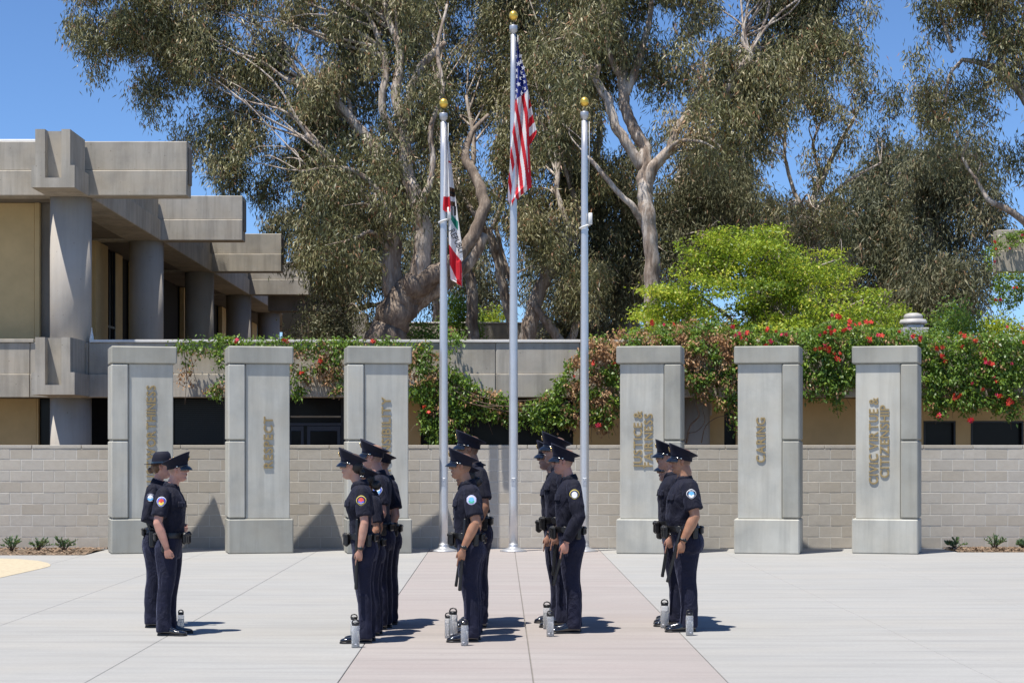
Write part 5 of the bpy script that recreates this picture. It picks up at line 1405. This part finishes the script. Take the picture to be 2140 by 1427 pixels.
# T8 sparse crown on the right with sky showing through
tree('eucalyptus_tree', 54, 1700, 'open eucalyptus with thin airy crown and blue sky showing through, above the yellow-green tree',
     [[(1690, 722, 20, 0), (1700, 600, 18, 0), (1706, 500, 16, 0), (1700, 420, 14, 0), (1725, 360, 11, 0), (1760, 290, 8, 0), (1800, 220, 5, 0)],
      [(1706, 480, 10, 0), (1660, 400, 9, 0), (1640, 320, 7, 0), (1650, 240, 5, 0), (1690, 170, 4, 0)],
      [(1718, 370, 8, 0), (1700, 300, 6, 0), (1730, 220, 4, 0)], [(1710, 430, 8, 0), (1770, 380, 6, 0), (1840, 340, 4, 0)]],
     [[(1590, 160), (1690, 150), (1760, 130), (1800, 145), (1850, 170), (1885, 225), (1870, 260), (1850, 310), (1790, 330), (1740, 400), (1620, 420), (1560, 330)],
      [(1560, 380), (1740, 370), (1800, 440), (1780, 560), (1640, 560), (1560, 480)]], 1.6, 750, 81, gate=.16, gs=1.0, boughs=40)
# T9, T10 far dense trees
tree('eucalyptus_tree', 76, 1800, 'dark dense far eucalyptus behind the yellow-green tree, its twin stems left of the ventilator',
     [[(1890, 722, 14, 0), (1888, 640, 13, 0), (1884, 540, 12, 0), (1870, 440, 9, 0)], [(1800, 722, 12, 0), (1790, 600, 11, 0), (1760, 480, 8, 0)]],
     [[(1600, 470), (1660, 420), (1700, 400), (1740, 420), (1790, 370), (1830, 350), (1850, 310), (1880, 305), (1910, 330), (1930, 420), (1930, 620), (1890, 700), (1600, 700)]], 3, 1500, 91, mat='euc_far', L=.27, W=.05, sr=(.24, .24, .34), cr=(.8, .8, .65), boughs=12)
tree('eucalyptus_tree', 72, 1950, 'far eucalyptus with two pale upright trunks behind the mushroom ventilator',
     [[(1940, 722, 20, 0), (1945, 640, 18, 0), (1950, 560, 16, 0), (1944, 480, 12, 0), (1935, 400, 8, 0)], [(1946, 610, 9, 0), (1962, 560, 8, 0), (1968, 500, 6, 0)]],
     [[(1890, 330), (1925, 300), (1960, 320), (1990, 290), (2040, 300), (2070, 360), (2075, 450), (2060, 520), (2075, 570), (2040, 600), (2000, 610), (2040, 640), (2092, 655), (2080, 672), (2000, 660), (1960, 640), (1960, 700), (1880, 700), (1900, 500)]], 3, 1700, 95, mat='euc_far', L=.26, W=.05, sr=(.24, .24, .34), cr=(.8, .8, .6), boughs=12)
# T11 right overhead
tree('eucalyptus_tree', 47, 2240, 'eucalyptus at the right edge with pale bough reaching in over the sky',
     [[(2330, 722, 40, 0), (2290, 560, 38, 0), (2260, 420, 36, 0), (2215, 300, 32, 0), (2160, 225, 26, 0), (2125, 180, 23, 0), (2090, 150, 17, 0), (2050, 132, 13, 0), (2010, 125, 8, 0)],
      [(2115, 172, 12, 0), (2085, 165, 11, 0), (2060, 180, 9, 0), (2035, 200, 5, 0)], [(2100, 150, 10, 0), (2085, 110, 9, 0), (2060, 70, 7, 0), (2050, 10, 5, 0)],
      [(1990, 110, 7, 0), (1975, 60, 7, 0), (1960, 20, 6, 0), (1945, -40, 5, 0)], [(2010, 125, 8, 0), (1985, 160, 6, 0), (1975, 230, 5, 0), (1985, 280, 4, 0)],
      [(2160, 480, 16, .5), (2110, 440, 14, .5), (2070, 420, 12, .5), (2050, 390, 8, .5), (2010, 330, 6, .5)]],
     [[(1840, 75), (1865, 85), (1895, 40), (1890, -120), (2300, -120), (2300, 250), (2140, 260), (2060, 230), (1990, 275), (1930, 235), (1900, 170), (1850, 110)],
      [(2010, 250), (2150, 270), (2250, 400), (2200, 560), (2100, 520), (2060, 420), (1960, 330)]], 1.6, 1500, 101, gate=.14, gs=.8, boughs=40, slope=.12, hold=lambda c: not (CX + c[0] * F / c[1] > 2035 and CY - (c[2] - CH) * F / c[1] > 440))
# far filler behind the centre
tree('eucalyptus_tree', 78, 900, 'distant shaded eucalyptus glimpsed low between the trunks at centre',
     [[(905, 722, 16, 0), (912, 640, 15, 0), (900, 560, 12, 0)], [(975, 722, 12, 0), (1010, 600, 9, 0)]],
     [[(760, 430), (1000, 430), (1010, 560), (1040, 660), (900, 640), (800, 620)], [(1080, 480), (1240, 480), (1340, 560), (1330, 690), (1180, 640), (1100, 600)]], 3, 1100, 111, mat='euc_far', L=.26, W=.05, sr=(.24, .24, .34), cr=(.8, .8, .6), boughs=6)

# yellow-green ornamental tree
tree('ornamental_tree', 46, 1600, 'bright yellow-green small-leaved tree rising behind the flowering vine',
     [[(1600, 722, 12, 0), (1590, 660, 10, 0), (1560, 600, 8, 0), (1530, 540, 6, 0), (1500, 500, 3, 0)], [(1620, 722, 10, 0), (1640, 640, 8, 0), (1690, 570, 6, 0), (1740, 545, 3, 0)],
      [(1580, 722, 9, 0), (1520, 660, 7, 0), (1440, 610, 5, 0), (1370, 600, 3, 0)], [(1610, 690, 8, 0), (1620, 600, 6, 0), (1630, 520, 4, 0)], [(1690, 722, 9, 0), (1760, 650, 6, 0), (1820, 620, 3, 0)]],
     [[(1325, 655), (1360, 640), (1340, 600), (1372, 580), (1420, 575), (1400, 545), (1450, 540), (1440, 500), (1480, 505), (1475, 478), (1540, 498), (1580, 478), (1640, 500), (1640, 470), (1670, 500), (1720, 520), (1750, 545), (1795, 553), (1765, 580), (1730, 590), (1770, 620), (1820, 600), (1850, 640), (1885, 655), (1880, 712), (1330, 712)]],
     1.5, 3300, 121, group='garden trees', mat='lime', barks=('bark', 'bark'), boughs=20, L=.09, W=.045, per=36, sr=(.15, .15, .05), droop=.25, spread=.8, gate=-.03, gs=1.0, clump=6, cr=(.36, .34, .24), twigs=True)
def shrub(label, px, D, poly, mat, seed, lpm2=2500, **kw):
    kw.setdefault('slope', 0.0); kw.setdefault('clump', 1)
    org = (X(px, D), D, 3.05); r_ = empty('shrub', org, 0, label, 'shrub', 'shrubs beyond the terrace')
    args = dict(L=.10, W=.05, per=30, sr=(.16, .16, .14), droop=.1, spread=.9, gate=-.2); args.update(kw)
    crown('foliage', poly, D, .8, lpm2, r_, M[mat], seed, org=org, **args)
    bm = bmesh.new(); rr = random.Random(seed)
    for k in range(7):
        q = poly[rr.randrange(len(poly))]; e = P((q[0] + px) / 2, q[1] + 12, D) - Vector(org)
        tube(bm, [(rr.uniform(-.1, .1), 0, -.05), e * .5 + Vector((0, 0, .1)), e], [.03, .02, .008], 5)
    tag(link('stems', tomesh('stems', bm), M['twig'], r_), kind='stuff')
shrub('bright green shrub lit between the trunks right of the left flagpole', 962, 58, [(925, 722), (935, 650), (955, 620), (975, 640), (1000, 680), (1005, 722)], 'shrub', 201)
shrub('yellowish low shrub beyond the garden wall between the left and middle poles', 1025, 64, [(990, 680), (1020, 650), (1050, 655), (1065, 682)], 'lime', 202)
shrub('leafy green shrub low behind the parapet left of the left flagpole', 880, 53, [(850, 722), (860, 690), (885, 675), (915, 690), (925, 722)], 'shrub', 203)
shrub('dark green shrub right of the mushroom ventilator', 1990, 50, [(1945, 722), (1950, 670), (1975, 645), (2005, 632), (2030, 660), (2045, 690), (2050, 722)], 'shrub', 204)
shrub('pale olive shrub far right behind the flowering vine', 2100, 52, [(2040, 722), (2050, 685), (2085, 668), (2120, 680), (2145, 690), (2145, 722)], 'lime', 205, tshift=.1)
shrub('sage green shrub between the yellow-green tree and the ventilator', 1850, 48, [(1790, 722), (1810, 680), (1850, 650), (1890, 655), (1900, 722)], 'lime', 206)
shrub('shaded shrub under the trees left of the great forked trunk', 640, 56, [(590, 722), (620, 665), (650, 650), (700, 650), (730, 690), (740, 722)], 'euc_far', 207)
shrub('shaded shrub between the leaning trunks right of the middle flagpole', 1230, 58, [(1120, 722), (1150, 660), (1220, 640), (1290, 660), (1330, 722)], 'euc_far', 208)

# ------------------------------------------------------------------ flowering vines on the parapet
def flower_mesh(mat, seed):
    rr = random.Random(seed); bm = bmesh.new()
    lathe(bm, [(.006, -.075), (.009, -.04), (.016, -.01), (.024, 0)], 7)
    for k in range(5):
        a = k * 1.2566 + rr.uniform(-.1, .1); u = Vector((math.cos(a), math.sin(a), 0)); v = Vector((-math.sin(a), math.cos(a), 0))
        q = [u * .02 - v * .012, u * .02 + v * .012, u * .045 + v * .020 + Vector((0, 0, .004)), u * .060 + Vector((0, 0, -.006)), u * .045 - v * .020 + Vector((0, 0, .004))]
        f = bm.faces.new([bm.verts.new(p) for p in (q[0], q[1], q[2], q[3], q[4])])
    me = tomesh('flower', bm); at = me.attributes.new('tint', 'FLOAT', 'FACE'); at.data.foreach_set('value', [rr.uniform(0, 1) for _ in me.polygons]); me.materials.append(M[mat]); return me
FLW = [flower_mesh('petal', 1), flower_mesh('petal', 2), flower_mesh('petal_pink', 3)]
VD = 39.62
def vine(label, org_px, polys, seed, flowers, dead=lambda x, y: 0.0, lpm2=2400, D=VD, stems=(), thick=.22):
    org = Vector((X(org_px, D), D, Z(712, D))); r_ = empty('flowering_vine', org, 0, label, 'vine', 'trumpet vines trailing over the concrete')
    rg = np.random.default_rng(seed); rr = random.Random(seed)
    lp, ld, dp, ddr = [], [], [], []
    s = F / D
    for pl, dens in polys:
        ns = int(polyarea(pl) / s / s * lpm2 * dens / 14) + 3
        q = sample_poly(pl, ns * 2, rg)
        cnt = 0
        for (x, y) in q:
            v = noise.noise(Vector((x * .035, y * .035, seed))) + .6 * noise.noise(Vector((x * .1, y * .1, seed + 5)))
            if v < -.22: continue
            cnt += 1
            if cnt > ns: break
            over = .32 * rr.random() if y < 708 else 0
            c = np.array([X(x, D), D - rr.random() * thick - .03 + over * 1.5, Z(y, D)])
            isdead = rr.random() < dead(x, y) * (1.3 if noise.noise(Vector((x * .03 + 9, y * .03, seed))) > -.05 else .25)
            n = 14; off = rg.normal(size=(n, 3)) * np.array([.062, .045, .055])
            dr = np.array([0, -.35, -.65 if not isdead else -.9]) + rg.normal(size=(n, 3)) * .55
            (dp if isdead else lp).append(c + off); (ddr if isdead else ld).append(dr)
    for nm, a, b_, mt, L, W in (('leaves', lp, ld, 'vine', .088, .043), ('dry_leaves', dp, ddr, 'dead', .078, .042)):
        if not a: continue
        a = np.vstack(a) - np.array(org); b_ = np.vstack(b_); N = len(a)
        t = np.clip(np.repeat(rg.normal(.42, .2, N // 14), 14) + rg.normal(0, .12, N), 0, 1)
        me = leafmesh(nm, a, b_, L * rg.uniform(.7, 1.3, N), W * rg.uniform(.75, 1.25, N), rg, t)
        o = link(nm, me, M[mt], r_); tag(o, kind='stuff')
    bm = bmesh.new()
    for st in stems:
        pts = [P(x, y, D) + Vector((0, d, 0)) - org for x, y, d in st[1]]
        pts = spline([tuple(p) for p in pts], 5)
        tube(bm, pts, [st[0] * (1 - .5 * k / len(pts)) for k in range(len(pts))], 6)
    # loose hanging tendrils inside the mass
    for pl, dens in polys:
        for k in range(int(polyarea(pl) / 900) + 2):
            x, y = sample_poly(pl, 1, rg)[0]; x2 = x + rr.uniform(-40, 40); y2 = y + rr.uniform(5, 50)
            tube(bm, [P(x, y, D) + Vector((0, -.1, 0)) - org, P((x + x2) / 2, y + 5, D) + Vector((0, -.2, 0)) - org, P(x2, y2, D) + Vector((0, -.12, 0)) - org], [.006, .005, .003], 4)
    tag(link('stems', tomesh('stems', bm, True), M['vstem'], r_), kind='stuff')
    for (x, y) in flowers:
        for _ in range(rr.choice((1, 1, 2, 2, 3))):
            me = FLW[0 if rr.random() < .45 else (1 if rr.random() < .6 else 2)]
            f = link('flower', me, None, r_, P(x + rr.uniform(-7, 7), y + rr.uniform(-5, 5), D) + Vector((0, -thick - .08, 0)) - org,
                     (R(rr.uniform(50, 130)), R(rr.uniform(-30, 30)), R(rr.uniform(-50, 50))), rr.uniform(.65, 1.1))
    return r_
vine('trailing vine with few red flowers and dry leaves, left stretch over the first three pillars', 600,
     [([(355, 722), (400, 708), (470, 704), (600, 708), (620, 712), (610, 724), (475, 724), (462, 742), (372, 736)], .75),
      ([(448, 735), (470, 722), (470, 832), (455, 836), (440, 815), (425, 822), (445, 800), (458, 770)], .65),
      ([(606, 722), (640, 706), (722, 710), (720, 805), (700, 828), (685, 800), (650, 790), (640, 815), (615, 838), (606, 800)], .9),
      ([(700, 712), (780, 704), (855, 712), (850, 728), (718, 728)], .9), ([(375, 770), (385, 745), (400, 765), (398, 845), (385, 840)], .22)], 301,
     [(630, 777), (668, 751), (784, 716), (600, 712), (498, 712)], dead=lambda x, y: (.62 if y > 730 and x > 600 else (.9 if x < 440 and y > 745 else (.3 if y > 760 else .06))), thick=.16,
     stems=[(.009, [(385, 730, -.1), (392, 780, -.12), (388, 845, -.1)]), (.008, [(400, 740, -.1), (410, 790, -.12), (430, 830, -.1)])])
vine('vine swag drooping below the parapet between the left and middle flagpoles', 960,
     [([(852, 724), (885, 716), (917, 740), (912, 790), (890, 800), (880, 840), (856, 830), (852, 780)], 1.0),
      ([(890, 772), (930, 765), (975, 790), (1008, 815), (1050, 825), (1090, 838), (1092, 885), (1075, 900), (1050, 880), (1015, 868), (985, 890), (975, 925), (955, 905), (930, 928), (900, 930), (885, 900), (880, 850)], 1.25),
      ([(925, 690), (960, 682), (975, 700), (965, 720), (945, 770), (930, 760)], .4)], 302,
     [(882, 852), (890, 862)], dead=lambda x, y: (.55 if y < 800 and x < 905 else (.5 if x > 985 and y < 862 else .10)),
     stems=[(.014, [(900, 760, -.05), (930, 800, -.2), (985, 835, -.28), (1060, 850, -.3), (1120, 845, -.3), (1180, 800, -.2)]), (.012, [(905, 780, -.05), (950, 830, -.2), (1010, 850, -.28), (1090, 862, -.3), (1160, 850, -.25)]), (.01, [(930, 790, -.1), (1000, 828, -.3), (1080, 838, -.32), (1150, 830, -.3)]), (.01, [(895, 800, -.1), (990, 845, -.3), (1080, 848, -.32), (1140, 846, -.3)])])
FL_R = [(1194, 788), (1210, 785), (1250, 885), (1278, 757), (1365, 678), (1380, 680), (1400, 676), (1520, 690), (1537, 702), (1550, 712), (1596, 689), (1634, 706), (1600, 720), (1700, 735), (1712, 700), (1738, 665), (1752, 668), (1765, 672), (1780, 678), (1795, 678), (1722, 690), (1735, 697), (1753, 692), (1762, 686), (1806, 680), (1724, 732), (1742, 738), (1740, 752), (1720, 728),
        (1805, 712), (1830, 706), (1836, 706), (1875, 700), (1895, 703), (1908, 708), (1915, 713), (1950, 728), (1966, 733), (1958, 747), (1965, 755), (1995, 723), (2025, 718), (2000, 700), (2055, 757), (2060, 763), (2105, 757), (2068, 793), (2075, 797), (2022, 805), (2038, 813), (1990, 830), (1998, 828), (2075, 825), (2103, 840), (2138, 795), (2135, 720), (1948, 871), (2018, 880), (2090, 690), (2130, 690), (1620, 700), (1650, 726), (1545, 735), (1560, 702), (1240, 757)]
def dead_r(x, y):
    if 1180 < x < 1300: return .72 if y < 850 else .4
    if 1300 <= x < 1420: return .5
    if 1420 <= x < 1530: return .75 if y < 780 else .35
    if 1530 <= x < 1560: return .3
    return .05
vine('dense trumpet vine with many red flowers and dry brown patches covering the right parapet', 1700,
     [([(1222, 722), (1240, 706), (1290, 690), (1345, 690), (1400, 672), (1470, 668), (1540, 684), (1600, 690), (1700, 688), (1740, 668), (1800, 680), (1880, 692), (1960, 690), (2040, 700), (2150, 702), (2150, 800), (1440, 800), (1290, 800), (1220, 790), (1185, 790), (1180, 770)], 1.35),
      ([(1100, 848), (1150, 815), (1185, 780), (1295, 780), (1298, 850), (1280, 880), (1262, 905), (1240, 885), (1200, 895), (1160, 880), (1130, 905), (1110, 885)], 1.3),
      ([(1425, 780), (1545, 780), (1545, 870), (1535, 900), (1520, 860), (1490, 845), (1470, 830), (1432, 825)], 1.1),
      ([(1676, 790), (1785, 790), (1782, 815), (1755, 830), (1748, 872), (1738, 835), (1700, 840), (1678, 832)], .8),
      ([(1925, 780), (2150, 780), (2150, 840), (2125, 850), (2110, 875), (2080, 860), (2040, 850), (2015, 880), (1995, 850), (1960, 865), (1930, 850)], 1.2)], 303, FL_R, dead=dead_r, thick=.34, lpm2=2500,
     stems=[(.02, [(1438, 925, .4), (1445, 890, .3), (1462, 868, .1), (1455, 840, 0), (1470, 810, -.05)]), (.013, [(1470, 925, .4), (1478, 890, .3), (1500, 872, .1), (1530, 868, 0)]), (.012, [(1440, 905, .4), (1460, 900, .3), (1475, 880, .2), (1468, 850, .1)]),
            (.011, [(1090, 850, -.28), (1150, 835, -.3), (1220, 800, -.2)]), (.01, [(1100, 858, -.28), (1160, 850, -.3), (1240, 815, -.2)]), (.008, [(1750, 790, -.1), (1745, 840, -.12), (1750, 872, -.1)])])
vine('short vine with red flowers clinging to the beam end at the right edge', 2100,
     [([(2078, 512), (2090, 488), (2150, 482), (2150, 505), (2110, 520), (2090, 540), (2080, 530)], .7), ([(2085, 566), (2150, 572), (2148, 610), (2125, 640), (2100, 648), (2075, 632), (2080, 600)], 1.0), ([(2060, 520), (2085, 500), (2085, 560), (2066, 560)], .5)], 304,
     [(2068, 520), (2078, 548), (2100, 517), (2122, 490), (2070, 508), (2075, 625), (2090, 628), (2115, 601)], D=55.7, thick=.3, lpm2=1900)

# ------------------------------------------------------------------ small plants in the beds
def small_plant(label, px, y0, w_, h_, seed, D):
    org = (X(px, D), D, 0.02); r_ = empty('small_plant', org, 0, label, 'small plant', 'young shrubs planted along the foot of the wall')
    rr = random.Random(seed); rg = np.random.default_rng(seed); s = F / D; bm = bmesh.new(); pos, dr = [], []
    for k in range(13):
        a = rr.uniform(-1, 1); e = Vector((a * w_ / 2 / s, rr.uniform(-.12, .12), h_ / s * rr.uniform(.45, 1) * (1 - .35 * abs(a))))
        m_ = e * .5 + Vector((0, 0, .04)); tube(bm, [(0, 0, 0), m_, e], [.008, .006, .004], 5)
        for q in range(26):
            t = rr.uniform(.25, 1.03); p = (m_ * (2 * t) if t < .5 else m_.lerp(e, 2 * t - 1))
            pos.append(np.array(p)); dd = np.array([rr.uniform(-1, 1), rr.uniform(-1, 1), rr.uniform(-.1, 1.2)]) + np.array(e) * 2; dr.append(dd)
    tag(link('stems', tomesh('stems', bm), M['twig'], r_), kind='stuff')
    pos, dr = np.array(pos), np.array(dr); N = len(pos)
    o = link('leaves', leafmesh('leaves', pos, dr, .055 * rg.uniform(.7, 1.3, N), .02, rg, rg.uniform(0, 1, N)), M['jade'], r_); tag(o, kind='stuff')
small_plant('young green shrub nearest the left edge by the block wall', 25, 1157, 42, 38, 1, 32.9)
small_plant('middle young shrub of the three left of the TRUSTWORTHINESS pillar', 78, 1155, 56, 36, 2, 33.0)
small_plant('young shrub of the left three closest to the TRUSTWORTHINESS pillar', 133, 1155, 50, 38, 3, 33.0)
small_plant('young shrub just right of the CIVIC VIRTUE pillar', 1996, 1151, 48, 30, 4, 33.6)
small_plant('young shrub second right of the CIVIC VIRTUE pillar', 2078, 1151, 52, 32, 5, 33.6)
small_plant('young shrub cut by the right edge at the wall foot', 2138, 1151, 30, 24, 6, 33.6)
